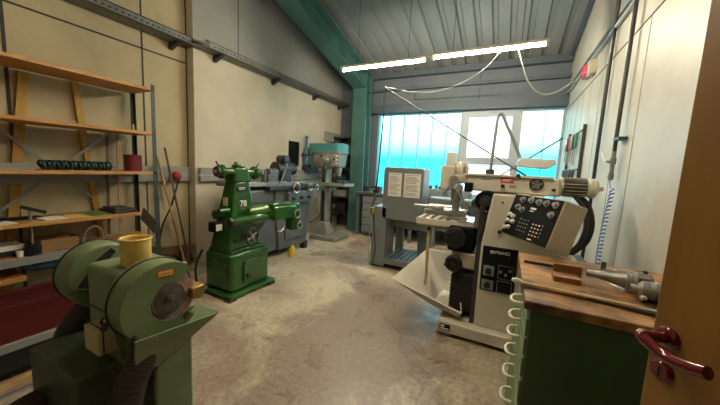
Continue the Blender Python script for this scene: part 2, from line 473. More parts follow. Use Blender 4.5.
# ================================================================ THE ROOM
struct('floor', B().box(-4.4, 1.2, -1.6, 7.2, -0.12, 0), 'floor')
b = B().prism([(YF-1.5, 0), (2.66, 0), (2.66, roofz(2.66)), (YF-1.5, roofz(YF-1.5))], 'x', XL-0.2, XL)
struct('wall_left', b, 'wall')
b = B().prism([(2.66, 0), (YB+.1, 0), (YB+.1, roofz(YB+.1)), (2.66, roofz(2.66))], 'x', XL-0.2, XL2)
struct('wall_left.001', b, 'wall_far')
b = B().prism([(YF-1.5, 0), (YB+.1, 0), (YB+.1, roofz(YB+.1)), (YF-1.5, roofz(YF-1.5))], 'x', XR, XR+0.2)
struct('wall_right', b, 'wall_right')
# front wall with the doorway the photographer stands in
b = B().box(XL, -0.45, YF-0.15, YF, 0, roofz(0)).box(0.76, XR, YF-0.15, YF, 0, roofz(0)).box(-0.45, 0.76, YF-0.15, YF, 2.1, roofz(0))
struct('wall_front', b, 'wall_dim')
struct('wall_rear', B().box(XL, XR, YF-1.5, YF-1.4, 0, roofz(-1.4)), 'wall_dim')
# joints between the wall panels
b = B().box(XL, XL+.004, YF, 2.66, 2.80, 2.818).box(XL, XL+.004, 2.10, 2.118, 0, 4.5).box(XL, XL+.004, .985, 1.01, 0, 4.6)
struct('trim_1', b, 'joint')
b = B().box(XL, XL+.012, 2.648, 2.659, 0, 4.4).box(XL2, XL2+.003, 3.39, 3.405, 3.05, 4.3)
struct('trim_2', b, 'joint')
struct('wall_left.002', B().prism([(2.67, 3.06), (YB, 3.06), (YB, roofz(YB)-.01), (2.67, roofz(2.67)-.01)], 'x', XL2, XL2+.0022), 'wall_upper')
b = B().box(XR-.004, XR, .2, 6.6, 2.732, 2.744)
struct('trim_3', b, 'joint')
b = B()
for y in (3.02, 3.5, 4.3, 4.75, 5.2, 5.6, 5.95, 6.3): b.box(XR-.003, XR, y, y+.012, 0, 2.73)
struct('trim_4', b, 'joint_soft')
# back wall: sill wall, cladding and beams over the glazing
struct('wall_back', B().box(XL, XR, YB, YB+.2, 0, .98).box(XL, -2.92, YB, YB+.2, .98, 3.72).box(-2.92, XR, YB, YB+.2, 2.80, 3.72), 'cladding')
b = B().box(-3.3, XR, YB-.16, YB, 2.80, 2.98).box(-3.3, XR, YB-.10, YB, 3.30, 3.36).box(-3.3, XR, YB-.13, YB, 3.58, 3.70)
struct('trim_5', b, 'cladding_dark')
b = B().box(-2.05, -.3, YB-.03, YB, 3.08, 3.10).box(-2.06, -2.04, YB-.03, YB, 3.08, 3.30).box(-.7, -.685, YB-.03, YB, 2.98, 3.58)
struct('trim_6', b, 'cladding_dark')
struct('trim_7', B().box(-2.95, XR, YB-.14, YB+.02, .94, .98), 'white_frame')

def window(name, x0, x1, bars, frame, fw_, pm, z0=.98, z1=2.80, y=YB+.05):
    fr = B()
    fr.box(x0, x1, y-.04, y+.06, z1-fw_, z1).box(x0, x1, y-.04, y+.06, z0, z0+fw_)
    fr.box(x0, x0+fw_, y-.04, y+.06, z0+fw_, z1-fw_).box(x1-fw_, x1, y-.04, y+.06, z0+fw_, z1-fw_)
    for bx, bw in bars: fr.box(bx-bw/2, bx+bw/2, y-.03, y+.05, z0+fw_, z1-fw_)
    f = obj(name, fr, frame, None, org=((x0+x1)/2, y, z0)); f['kind'] = 'structure'
    obj('glass', B().box(x0+fw_*.5, x1-fw_*.5, y+.004, y+.016, z0+fw_*.5, z1-fw_*.5), pm, f)
    return f
window('window_1', -2.92, -.98, [(-2.62, .012), (-2.28, .012), (-1.93, .012), (-1.62, .012), (-1.3, .012)], 'grey_frame', .03, 'pane_cyan')
w2 = window('window_2', -.98, .10, [], 'white_frame', .085, 'pane_white')
obj('transom', B().box(-.96, .08, YB+.0, YB+.09, 1.70, 1.78), 'white_frame', w2)
obj('sash', B().box(-.90,-.84,YB-.01,YB+.02,1.78,2.72).box(-.04,.02,YB-.01,YB+.02,1.78,2.72).box(-.84,-.04,YB-.01,YB+.02,1.78,1.84).box(-.84,-.04,YB-.01,YB+.02,2.66,2.72), 'white_frame', w2)
window('window_3', .10, XR, [(.53, .014)], 'white_frame', .04, 'pane_cyan')

# steel frame: column and sloping rafter
b = B().box(-3.36, -3.02, 6.12, 6.16, 0, 3.62).box(-3.36, -3.02, 6.40, 6.44, 0, 3.62).box(-3.205, -3.175, 6.16, 6.40, 0, 3.62)
struct('column', b, 'teal_steel')
b = B()
def rb(y): return 3.22 + .2465*(6.43-y)
for lo_, hi_, xa, xb in ((0, .03, -3.36, -3.04), (.40, .43, -3.36, -3.04), (.03, .40, -3.215, -3.185)):
    b.prism([(-1.4, rb(-1.4)+lo_), (6.45, rb(6.45)+lo_), (6.45, rb(6.45)+hi_), (-1.4, rb(-1.4)+hi_)], 'x', xa, xb)
for y in (1.0, 2.4, 3.8, 5.2): b.box(-3.34, -3.06, y, y+.012, rb(y)+.02, rb(y)+.41)
struct('beam', b, 'teal_steel')
# profiled roof deck, ribs running down the slope
prof = []; x = XL-.25
while x < XR+.2:
    prof += [(x, 0), (x+.165, 0), (x+.185, .045), (x+.245, .045)]; x += .265
prof += [(x, 0)]
b = B(); ya, yb = YF-1.5, YB+.15
r0 = [b.bm.verts.new((px, ya, roofz(ya)+pz)) for px, pz in prof]; r1 = [b.bm.verts.new((px, yb, roofz(yb)+pz)) for px, pz in prof]
t0 = [b.bm.verts.new((px, ya, roofz(ya)+.12)) for px, pz in prof]; t1 = [b.bm.verts.new((px, yb, roofz(yb)+.12)) for px, pz in prof]
for i in range(len(prof)-1):
    b.bm.faces.new((r0[i], r1[i], r1[i+1], r0[i+1])); b.bm.faces.new((t0[i], t0[i+1], t1[i+1], t1[i]))
struct('ceiling', b, 'roof', angle=20)
b = B()
b.bar((XR-.04, YF, roofz(YF)-.03), (XR-.04, YB, roofz(YB)-.03), .06, .05)
struct('trim_8', b, 'cladding_dark')

# ================================================================ LIGHTS
def batten(x0, x1, y, z, label, warm=False, drop=1.0):
    t = thing('fluorescent_light', label, 'ceiling light', ((x0+x1)/2, y, z), None, None)
    obj('housing', B().box(x0, x1, y-.03, y+.03, z, z+.035), 'batten', t, .006)
    tb = B()
    tb.cyl((x0+.05, y, z-.022), (x1-.05, y, z-.022), .017, n=12)
    obj('tube', tb, 'tube_warm' if warm else 'tube', t)
    for xa, xb in ((x0+.01, x0+.05), (x1-.05, x1-.01)): obj('tube_holder', B().box(xa, xb, y-.02, y+.02, z-.045, z), 'batten', t)
    for xh in (x0+.3, x1-.3):
        obj('hanger', B().cyl((xh, y, z+.05), (xh, y, roofz(y)+.01), .004, n=6), 'dark_metal', t)
    return t
batten(-2.55, -1.14, 4.2, 3.055, 'lit fluorescent batten hanging nearer the teal rafter')
batten(-1.12, .29, 4.2, 3.075, 'lit fluorescent batten hanging nearer the right wall, white cable drooping from it')
batten(-2.55, -1.14, 1.75, 3.10, 'added out-of-view warm fluorescent batten hanging high between the shelf rack and the grinder', True)  # this warm pair is added out of view to light the near end
batten(-1.12, .29, 1.75, 3.10, 'added out-of-view warm fluorescent batten hanging high over the drawer cabinet', True)
solo('white_cable', B().tube([(-.05,4.2,3.06),(.02,4.2,2.85),(.12,4.22,2.62),(.26,4.26,2.50),(.42,4.34,2.53),(.60,4.5,2.68),(.80,4.86,2.9)], .008, 8, 8), 'white_cable', 'white cable looping from the batten light across to the red wall switch', 'cable')
solo('white_cable', B().tube([(-.21,4.2,3.06),(-.42,4.2,2.83),(-.7,4.2,2.68),(-1.05,4.2,2.60),(-1.4,4.2,2.63),(-1.77,4.2,2.72)], .006, 8, 8), 'white_cable', 'thin white cable sagging from the batten light to the hanging black cable', 'cable')
solo('power_cable', B().tube([(-1.77,4.2,2.74),(-1.775,4.2,2.2),(-1.79,4.18,1.6),(-1.80,4.12,1.1),(-1.80,4.02,.93)], .012, 8, 8), 'black', 'black power cable dropping to the yellow switch on the grey saw', 'cable')
solo('stay_wire', B().tube([(-1.77,4.2,2.71),(-1.0,3.95,2.23),(-.3,3.6,1.79),(.16,3.3,1.50)], .009, 6, 6), 'dark_metal', 'thin dark diagonal wire running down in front of the windows', 'wire')
solo('opener_rod', B().cyl((-.52,6.35,1.20), (.80,6.30,2.205), .014, n=8), 'dark_metal', 'dark slanting rod across the right-hand panes up to the wall', 'rod')

# ================================================================ RIGHT WALL SERVICES
t = thing('conduit', 'pale conduit pipes running along the top of the right wall', 'pipe', (.8, 3, 3.0))
obj('pipe', B().cyl((XR-.03, .3, 3.0), (XR-.03, 6.6, 3.03), .016, n=10), 'white_frame', t)
obj('pipe', B().cyl((XR-.02, .3, 3.10), (XR-.02, 6.6, 3.13), .012, n=10), 'steel_dull', t)
t = thing('air_pipe', 'grey compressed air pipe with a valve, dropping down the right wall', 'pipe', (.80, 3.27, 1.5))
obj('pipe', B().tube([(.795,3.27,4.2),(.795,3.27,3.2),(.795,3.27,1.72)], .016, 10), 'dark_metal', t)
obj('bracket', B().box(.78, XR-.003, 3.15, 3.29, 1.84, 1.862), 'dark_metal', t)
obj('valve', B().cyl((.795,3.27,1.75), (.795,3.27,1.50), .017, n=10).cyl((.795,3.27,1.69),(.795,3.27,1.64),.024,n=10).cyl((.795,3.27,1.56),(.795,3.27,1.51),.022,n=10).cyl((.79,3.27,1.66),(.75,3.27,1.66),.012,n=8), 'steel_dull', t)
obj('valve_lever', B().bar((.74,3.27,1.66), (.73,3.36,1.75), .018, .008), 'white', t)
solo('black_riser', B().tube([(.80,3.83,4.1),(.80,3.84,3.3),(.805,3.88,3.0),(.805,3.885,2.0),(.805,3.87,.95),(.8,3.87,.6)], .017, 8, 4), 'black', 'thin black pipe running down the right wall behind the white milling machine', 'pipe')
pts = []
for i in range(22*10+1):
    f = i/220; a = 2*PI*22*f
    c = Vector((.775 - .01*math.sin(f*3), 3.09 + .10*f, 1.42 - .75*f))
    pts.append(c + Vector((math.cos(a)*.012, math.sin(a)*(.036+.014*f), math.cos(a)*.008)))
solo('coiled_hose', B().tube([(.79,3.27,1.50),(.78,3.18,1.44)] + pts, .0055, 6), 'blue_hose', 'blue coiled air hose hanging from the valve on the right wall', 'hose')
t = thing('emergency_switch', 'small red and beige switch box high on the right wall', 'switch', (.80, 4.9, 2.85))
obj('box', B().box(.77, XR, 4.62, 4.80, 2.80, 2.97), 'mill_shade', t, .008)
obj('red_housing', B().box(.75, XR, 4.82, 5.05, 2.84, 2.98), 'red', t, .012)
# tool rack
t = thing('tool_rack', 'dark wall rack on the right wall near the window, hand tools hanging on it', 'rack', (.82, 5.3, 1.6))
for y in (4.72, 5.75): obj('rail', B().box(.80, XR-.002, y, y+.03, 1.35, 2.2), 'dark_metal', t)
obj('hook_bar', B().cyl((.79,4.7,2.12),(.79,5.8,2.12),.012,n=8), 'dark_metal', t)
obj('hook_bar', B().cyl((.79,4.7,1.62),(.79,5.8,1.62),.012,n=8), 'dark_metal', t)
for i, (y, c, w) in enumerate(((4.88,'tool_green','green'),(5.02,'black','black'),(5.16,'steel_dull','grey'),(5.30,'blue_plastic','red'),(5.46,'black','long black'),(5.62,'steel','shiny'))):
    k = thing('hand_tool', ('%s handled hand tool hanging on the wall rack by the window' % w), 'tool', (.77, y, 1.8), None, 'hand tools on the wall rack')
    obj('grip', B().rev([(.010,0),(.020,.03),(.018,.12),(.022,.19),(.012,.21)], (.765, y, 1.90), (0,0,1), 10), c, k)
    obj('shank', B().cyl((.765, y, 1.68+.03*(i % 3)), (.765, y, 1.91), .008, n=8), 'steel_dull', k)
for i, y in enumerate((4.85, 5.1, 5.32, 5.55)):
    lab = ['open dark clamp low on the wall rack, closest to the pipe','dark clamp low on the wall rack, second from the pipe','dark clamp low on the wall rack, third from the pipe','dark clamp low on the wall rack, closest to the window'][i]
    solo('clamp', B().torus((.765, y, 1.56), (1,0,0), .05, .014, 16, 6, .5, 5.6).cyl((.765,y,1.61),(.765,y,1.50),.009,n=6), 'dark_metal', lab, 'clamp', 'clamps on the wall rack')

# ================================================================ LEFT WALL SERVICES
t = thing('cable_tray', 'perforated metal cable tray on brackets on the left wall above the shelf rack', 'cable tray', (XL, 3, 3.0))
def tray(x0, x1, y0, y1, z=3.0):
    b = B()
    b.box(x0, x1, y0, y1, z, z+.006)
    b.box(x1-.006, x1, y0, y1, z, z+.075).box(x0, x0+.006, y0, y1, z, z+.075)
    y = y0+.03
    return b
obj('tray', tray(XL+.02, XL+.24, .02, 2.60), 'galv', t)
t2 = thing('cable_tray', 'perforated metal cable tray on the paler far wall, reaching the teal rafter', 'cable tray', (XL2, 4.6, 3.0))
obj('tray', tray(XL2+.02, XL2+.22, 2.75, 6.6), 'galv', t2)
obj('tray_joint', B().prism([(XL+.02,2.58),(XL+.24,2.58),(XL2+.22,2.75),(XL2+.02,2.75)], 'z', 3.0, 3.07), 'galv', t)
for tt, ya_, yb_, xs in ((t, .3, 2.5, XL+.24), (t2, 2.82, 6.55, XL2+.22)):
    sl = B(); y = ya_
    while y < yb_:
        sl.box(xs, xs+.002, y, y+.03, 3.028, 3.045); y += .06
    obj('slots', sl, 'black', tt, kind='stuff')
for i in range(4):
    obj('cable', B().tube([(XL+.06+.04*i, .0, 3.03),(XL+.07+.04*i, 2.4, 3.035),(XL+.14+.02*i, 2.62, 3.03)], .014, 6, 8), 'black', t)
    obj('cable', B().tube([(XL2+.06+.03*i, 2.70, 3.03),(XL2+.06+.035*i, 2.9, 3.03),(XL2+.05+.04*i, 6.55, 3.03)], .014, 6, 8), 'black', t2)
obj('cable', B().tube([(XL+.22, .0, 3.09),(XL+.22, 2.62, 3.085)], .010, 6), 'black', t)
obj('cable', B().tube([(XL2+.20, 2.70, 3.085),(XL2+.19, 6.5, 3.085)], .010, 6), 'black', t2)
for y, xw in ((.55,XL),(2.42,XL),(2.95,XL2),(4.12,XL2),(5.35,XL2),(6.4,XL2)):
    xo = .24
    obj('bracket', B().prism([(xw+.002,2.91),(xw+.02,2.91),(xw+.17,2.98),(xw+.20,2.998),(xw+.002,2.998)], 'y', y, y+.05), 'dark_metal', t if y < 2.6 else t2)
b = B().box(XL+.002, XL+.065, .02, 2.64, 1.20, 1.395)
t = thing('cable_trunking', 'grey cable trunking on the left wall behind the shelf rack', 'trunking', (XL, 2, 1.2))
obj('duct', b, 'trunk', t, .004)
obj('cover_strip', B().box(XL+.065, XL+.069, YF, 2.65, 1.285, 1.30), 'joint_soft', t)
t = thing('cable_trunking', 'grey cable trunking on the pale wall behind the bright green machine', 'trunking', (XL2, 4, 1.2))
obj('duct', B().box(XL2+.002, XL2+.06, 2.70, 5.9, 1.20, 1.395), 'trunk', t, .004)
obj('cover_strip', B().box(XL2+.06, XL2+.064, 2.67, 5.9, 1.285, 1.30), 'joint_soft', t)
t = thing('power_plug', 'round dark red industrial plug in the grey trunking beside the shelf', 'plug', (-4.02, 2.43, 1.27))
obj('plug_body', B().rev([(.05,0),(.062,.02),(.062,.06),(.045,.09),(.03,.10)], (-4.035, 2.43, 1.275), (1,-.2,0), 20), 'red_plug', t)
obj('lead', B().tube([(-3.95,2.42,1.22),(-3.96,2.38,1.05),(-3.99,2.33,.85),(-4.03,2.24,.6),(-4.05,2.2,.3)], .011, 8, 6), 'rubber', t)
def stick(name, label, p0, p1, r, m):
    solo(name, B().cyl(p0, p1, r, n=10), m, label, 'stick', 'sticks leaning on the left wall')
stick('broom_stick', 'pale tan broom stick leaning on the left wall', (-3.82,2.42,.0), (-4.01,2.20,1.50), .014, 'stick_wood')
stick('broom_stick', 'tall dark brown stick leaning on the left wall', (-3.80,2.47,.0), (-4.01,2.29,1.64), .013, 'brown_stick')
stick('metal_rod', 'thick black rod leaning on the left wall next to the shelf post', (-3.80,2.08,.0), (-4.01,2.18,1.54), .014, 'dark_metal')
solo('wooden_lath', B().bar((-3.99,1.76,.62), (-4.06,1.80,1.78), .028, .012, (0,1,0)), 'stick_wood', 'thin pale lath standing behind the far end of the shelf', 'lath')
solo('wooden_lath', B().bar((-3.98,1.64,.62), (-4.06,1.70,1.75), .022, .012, (0,1,0)), 'brown_stick', 'thin brown lath standing behind the maroon tin', 'lath')
solo('timber_beam', B().obox((-3.97,2.30,.28), (.09,.62,.09), Matrix.Rotation(math.radians(-6),3,'X') @ Matrix.Rotation(math.radians(-10),3,'Z')).box(-4.08,-3.98,2.05,2.15,0,.26).box(-4.08,-3.95,2.48,2.56,0,.27), 'brown_stick', 'dark brown timber beam lying low along the left wall', 'beam')

# ================================================================ SHELF UNIT
SX0, SX1, SY0, SY1 = -4.03, -3.60, 0.06, 1.965
t = thing('shelf_unit', 'tall shelf rack with orange wooden boards and dark green posts', 'shelf', (-3.8, 1.0, 0))
for z, nm in ((2.265,'shelf_board'),(1.785,'shelf_board'),(1.345,'shelf_board'),(.895,'shelf_board')):
    obj(nm, B().box(SX0, SX1, SY0, SY1-.005 if z > .95 else 1.78, z-.032, z), 'shelf_wood', t, .004)
obj('shelf_board', B().box(SX0, SX1-.03, SY0, SY1-.02, .565, .592), 'shelf_wood', t, .003)
obj('edge_rail', B().box(SX1-.03, SX1, SY0, SY1-.02, .535, .60), 'strap', t, .003, label='grey metal front rail')
obj('shelf_board', B().box(SX0, SX1-.05, SY0, .90, .385, .43), 'shelf_wood', t, .003)
for x, y in ((SX1-.04, SY1-.04), (SX0, SY1-.04), (SX1-.04, SY0), (SX0, SY0)):
    b = B().box(x, x+.04, y+.036, y+.04, 0, 2.30).box(x if x < -3.8 else x+.036, x+.004 if x < -3.8 else x+.04, y, y+.036, 0, 2.30)
    obj('post', b, 'post', t)
for a, c in (((-4.045,.60,2.02),(-4.045,1.53,1.04)), ((-4.04,.60,.70),(-4.04,1.76,1.80))):
    obj('brace', B().bar(a, c, .026, .004, (0,1,1)), 'strap', t)
solo('yellow_plank', B().bar((-4.075,.86,0.0), (-4.075,1.095,2.22), .07, .03, (0,1,0)), 'yellow_wood', 'yellow plank standing behind the shelf boards near the picture edge', 'plank')
solo('yellow_plank', B().bar((-4.075,1.66,0.0), (-4.075,1.45,2.24), .055, .03, (0,1,0)), 'yellow_wood', 'yellow plank behind the shelf boards nearer the maroon tin', 'plank')
# coil on shelf
pts = []
for i in range(300):
    f = i/299; a = 2*PI*24*f
    pts.append((-3.74 + .045*math.cos(a), 1.06 + .52*f + .008*math.sin(a*1.7), 1.345+.008+.04 + .036*math.sin(a)))
solo('spring_coil', B().tube(pts, .010, 6), 'teal_coil', 'long dark teal coil lying on the third shelf board', 'coil')
t = thing('tin', 'round maroon tin at the far end of the third shelf board', 'tin', (-3.76,1.80,1.345))
obj('body', B().cyl((-3.76,1.80,1.345), (-3.76,1.80,1.505), .082, n=28), 'maroon', t)
obj('lid', B().rev([(.084,0),(.086,.006),(.086,.02),(.078,.024)], (-3.76,1.80,1.50), (0,0,1), 28), 'maroon', t)
for i, (y, h) in enumerate(((1.79,.07),(1.83,.115))):
    solo('small_bottle', B().rev([(.011,0),(.012,.005),(.012,h*.7),(.005,h*.82),(.005,h)], (-3.70,y,1.785), (0,0,1), 12), 'cream_box',
         ['short thin pale bottle on the second shelf board','taller thin pale bottle on the second shelf board'][i], 'bottle')
solo('small_bolt', B().cyl((-3.72,1.58,1.345),(-3.72,1.58,1.37),.012,n=10), 'steel_dull', 'small metal stub on the shelf board beside the coil', 'bolt')
solo('steel_bar', B().box(-3.66,-3.63,.55,1.0,1.345,1.36), 'steel_dull', 'flat grey steel bar on the third shelf board', 'bar')
# papers on 4th shelf
def sheet(name, label, cx, cy, w, h, rz, m, z=.896, th=.004):
    solo(name, B().obox((cx,cy,z+th/2), (w,h,th), Matrix.Rotation(rz,3,'Z')), m, label, 'paper', 'papers on the fourth shelf')
sheet('paper_sheet','white sheet on the fourth shelf board near the picture edge',-3.74,.72,.22,.30,.05,'paper')
sheet('dark_folder','black folder on the fourth shelf board behind the white sheet',-3.90,.88,.20,.42,.0,'panel_black')
sheet('paper_sheet','white sheet on the fourth shelf board beside the yellow folder',-3.75,1.12,.20,.16,.1,'paper',.8965)
sheet('yellow_folder','yellow folder on the fourth shelf board',-3.75,1.29,.22,.15,-.1,'yellow_sheet')
sheet('green_folder','green folder on the fourth shelf board',-3.79,1.45,.24,.16,.15,'green_sheet',.897)
solo('steel_grid', B().box(-3.98,-3.64,1.56,1.77,.896,.925).box(-3.95,-3.68,1.58,1.75,.925,.945), 'dark_metal', 'dark flat metal plates at the far end of the fourth shelf board', 'plates', bevel=.004)
solo('sheet_metal_offcut', B().obox((-3.56,1.84,.80), (.30,.006,.16), Matrix.Rotation(math.radians(28),3,'Y')), 'strap', 'grey sheet metal offcut standing at the end of the fourth shelf board', 'sheet metal')
# lower shelf
t = thing('tool_stand', 'upright rod on stacked black discs with a black bar across, on the lower shelf', 'stand', (-3.635,1.13,.60))
b = B()
for i in range(4): b.rev([(.05-.004*(i % 2),0),(.058-.004*(i % 2),.006),(.058-.004*(i % 2),.02),(.04,.026)], (-3.70,.965,.594+i*.026), (0,0,1), 22)
obj('disc_base', b, 'black', t)
obj('rod', B().cyl((-3.70,.965,.68), (-3.70,.965,1.0), .010, n=10), 'steel_dull', t)
obj('cross_bar', B().bar((-3.70,.91,1.03), (-3.68,1.06,.965), .03, .016), 'black', t)
def carton(label, x0, x1, y0, y1, z0, z1, m, th=.006):
    k = thing('open_box', label, 'box', ((x0+x1)/2,(y0+y1)/2,z0))
    obj('tray', B().box(x0,x1,y0,y1,z0,z0+th).box(x0,x0+th,y0,y1,z0+th,z1).box(x1-th,x1,y0,y1,z0+th,z1).box(x0+th,x1-th,y0,y0+th,z0+th,z1).box(x0+th,x1-th,y1-th,y1,z0+th,z1), m, k)
    return k
k = carton('brown open cardboard box on the lower shelf behind the tool stand', -3.98,-3.74,1.03,1.29,.594,.70,'cardboard')
obj('contents', B().cyl((-3.9,1.07,.65),(-3.8,1.25,.69),.03,n=10).cyl((-3.82,1.06,.64),(-3.88,1.24,.65),.03,n=10), 'cardboard', k, kind='stuff')
k = carton('white and black open carton on the lower shelf at the picture edge', -3.95,-3.76,.62,.93,.594,.69,'paper')
obj('band', B().box(-3.759,-3.757,.62,.93,.594,.645), 'black', k)
solo('plastic_cup', B().rev([(.020,0),(.024,.05),(.022,.05),(.018,.004)], (-3.70,.885,.594), (0,0,1), 16, cap=False), 'white', 'small white cup on the lower shelf next to the black discs', 'cup')
solo('bent_handle', B().tube([(-3.76,1.33,.60),(-3.76,1.34,.68),(-3.76,1.38,.75),(-3.76,1.44,.77),(-3.76,1.485,.71),(-3.76,1.49,.60)], .012, 8, 5), 'steel', 'bent bright steel tube handle on the lower shelf behind the grinder', 'handle')
solo('blue_cloth', B().rev([(0,0),(.05,.01),(.075,.1),(.085,.3),(.07,.42),(0,.47)], (-3.72,.88,.515), (.0,1,0), 14), 'blue_cloth', 'dark blue cloth bundle stuffed under the lower shelf', 'cloth')
# red chest
t = thing('red_bench', 'low red enamelled trolley on the floor below the shelf', 'trolley', (-3.0,.7,0))
obj('tray_top', B().prism([(-3.58,.36),(-2.66,.305),(-2.66,.285),(-3.58,.34)], 'y', .02, 1.36), 'red_chest', t, .004)
obj('lip', B().box(-2.66,-2.635,.02,1.36,.265,.318), 'strap', t, .003, label='grey metal lip')
obj('ridge', B().bar((-3.2,.05,.340),(-3.2,1.33,.340),.03,.012).bar((-3.5,.05,.358),(-3.5,1.33,.358),.03,.012), 'red_chest', t, .003)
obj('frame', B().box(-3.55,-2.72,.06,1.32,.10,.29), 'black', t)
for x in (-3.5,-2.8):
    for y in (.15,1.25):
        obj('wheel', B().cyl((x-.02,y,.05),(x+.02,y,.05),.05,n=16), 'rubber', t)
solo('wooden_batten', B().box(-2.75,-2.69,.05,1.0,0.0,.04), 'light_wood', 'pale wooden batten on the floor in front of the red trolley', 'batten', bevel=.003)
solo('steel_strip', B().box(-2.62,-2.598,.05,.95,0,.02), 'steel', 'thin bright steel strip on the floor next to the wooden batten', 'strip')

# ================================================================ DOUBLE GRINDER
GY, GZ, GR = .632, .955, .152
t = thing('pedestal_grinder', 'sage green double wheel pedestal grinder with hoses, standing in the foreground', 'grinder', (-1.4,.6,0))
obj('pedestal', B().box(-1.54,-1.14,.59,.745,.0,.78), 'grinder_green', t, .012)
obj('motor_box', B().box(-1.67,-1.28,.40,.60,.0,.712), 'grinder_shade', t, .012)
obj('body', B().box(-1.505,-1.225,.535,.765,.70,1.062), 'grinder_green', t, .016)
def guard(x0, x1, flip=False):
    # ring wall from the front edge over the top, back and bottom, open towards the operator
    a0, a1, n = math.radians(38), math.radians(318), 40
    b = B(); ring = []
    for i in range(n+1):
        a = a0 + (a1-a0)*i/n
        ring.append((GY + GR*math.cos(a), GZ + GR*math.sin(a)))
    inner = [(GY + (GR-.012)*math.cos(a0+(a1-a0)*i/n), GZ + (GR-.012)*math.sin(a0+(a1-a0)*i/n)) for i in range(n+1)]
    for i in range(n):
        b.prism([ring[i], ring[i+1], inner[i+1], inner[i]], 'x', x0, x1)
    return b, ring
def cheek(x0, x1, bite):
    # side plate: outer arc, with a round bite where the wheel shows
    a0, a1, n = math.radians(52), math.radians(300), 36
    out = [(GY + (GR-.001)*math.cos(a0+(a1-a0)*i/n), GZ + (GR-.001)*math.sin(a0+(a1-a0)*i/n)) for i in range(n+1)]
    cy, cz, r = bite
    b = B()
    inn = [(cy + r*math.cos(a0+(a1-a0)*i/n), cz + r*math.sin(a0+(a1-a0)*i/n)) for i in range(n+1)]
    for i in range(n): b.prism([out[i], out[i+1], inn[i+1], inn[i]], 'x', x0, x1)
    return b
b, ring = guard(-1.235, -1.13)
g = obj('wheel_guard', b, 'grinder_green', t, angle=25)
obj('side_plate', cheek(-1.133, -1.127, (GY+.022, GZ-.005, .076)), 'grinder_green', g, angle=25)
obj('inner_plate', B().cyl((-1.236,GY,GZ),(-1.23,GY,GZ),GR-.004,n=40), 'grinder_shade', g)
obj('seam', B().torus((-1.215,GY,GZ),(1,0,0),GR+.002,.0035,40,6,0,2*PI), 'black', g)
obj('maker_plate', B().obox((-1.125,.632,1.067),(.003,.052,.020), Matrix.Rotation(math.radians(-4),3,'X')), 'orange', g)
obj('plate_print', B().obox((-1.1232,.632,1.067),(.001,.034,.004), Matrix.Rotation(math.radians(-4),3,'X')), 'ink', g)
w = obj('grinding_wheel', B().rev([(.03,0),(.106,.0),(.106,.045),(.03,.045)], (-1.195,GY+.022,GZ-.005), (1,0,0), 40), 'wheel', t)
obj('flange', B().rev([(.060,0),(.062,.004),(.055,.008),(.020,.012),(.020,.022),(.012,.024),(.012,.034),(0,.034)], (-1.150,GY+.022,GZ-.005), (1,0,0), 32), 'flange', w)
obj('flange_ring', B().torus((-1.146,GY+.022,GZ-.005), (1,0,0), .063, .0035, 32, 6), 'steel_dull', w)
# operator side spark chute and tool rest
ch = B()
ch.hexa([(-1.145,.525,.745),(-1.135,.525,.745),(-1.135,.60,.70),(-1.145,.60,.70)], [(-1.095,.505,.868),(-1.085,.505,.868),(-1.085,.83,.835),(-1.095,.83,.835)])
ch.hexa([(-1.24,.525,.745),(-1.23,.525,.745),(-1.23,.60,.70),(-1.24,.60,.70)], [(-1.24,.505,.868),(-1.23,.505,.868),(-1.23,.83,.835),(-1.24,.83,.835)])
ch.hexa([(-1.24,.59,.695),(-1.135,.59,.695),(-1.135,.602,.70),(-1.24,.602,.70)],[(-1.24,.822,.838),(-1.088,.822,.838),(-1.088,.832,.838),(-1.24,.832,.838)])
obj('spark_chute', ch, 'grinder_green', t)
obj('tool_rest', B().prism([(.735,.925),(.775,.915),(.80,.955),(.785,.975),(.735,.97)], 'x', -1.21,-1.12), 'brass', t, .004)
obj('spark_deflector', B().bar((-1.18,.665,1.098),(-1.18,.735,1.062),.10,.005,(1,0,0)), 'steel_dull', t)
# far guard
b = B()
GR2 = .143
pts = [(GY + GR2*math.cos(a), GZ+.012 + GR2*math.sin(a)) for a in [math.radians(20+10*i) for i in range(0, 33)]]
b.prism(pts, 'x', -1.68, -1.565)
g = obj('wheel_guard', b, 'grinder_green', t, .01, angle=25)
obj('seam', B().torus((-1.672,GY,GZ+.012),(1,0,0),GR2+.002,.0035,40,6), 'black', g)
obj('slot', B().prism([(.520,.945),(.585,1.04),(.645,1.088),(.662,1.07),(.60,.985),(.560,.935)], 'x', -1.567,-1.562), 'rubber', g)
obj('slot_rim', B().tube([(-1.562,.515,.94),(-1.562,.58,1.043),(-1.562,.645,1.094),(-1.562,.668,1.07),(-1.562,.60,.98),(-1.562,.558,.925)], .005, 6, closed=True), 'grinder_green', g)
obj('shaft', B().cyl((-1.60,GY,GZ),(-1.49,GY,GZ),.055,n=20), 'grinder_shade', t)
obj('clamp_ring', B().box(-1.508,-1.222,.532,.536,.885,.892), 'black', t)
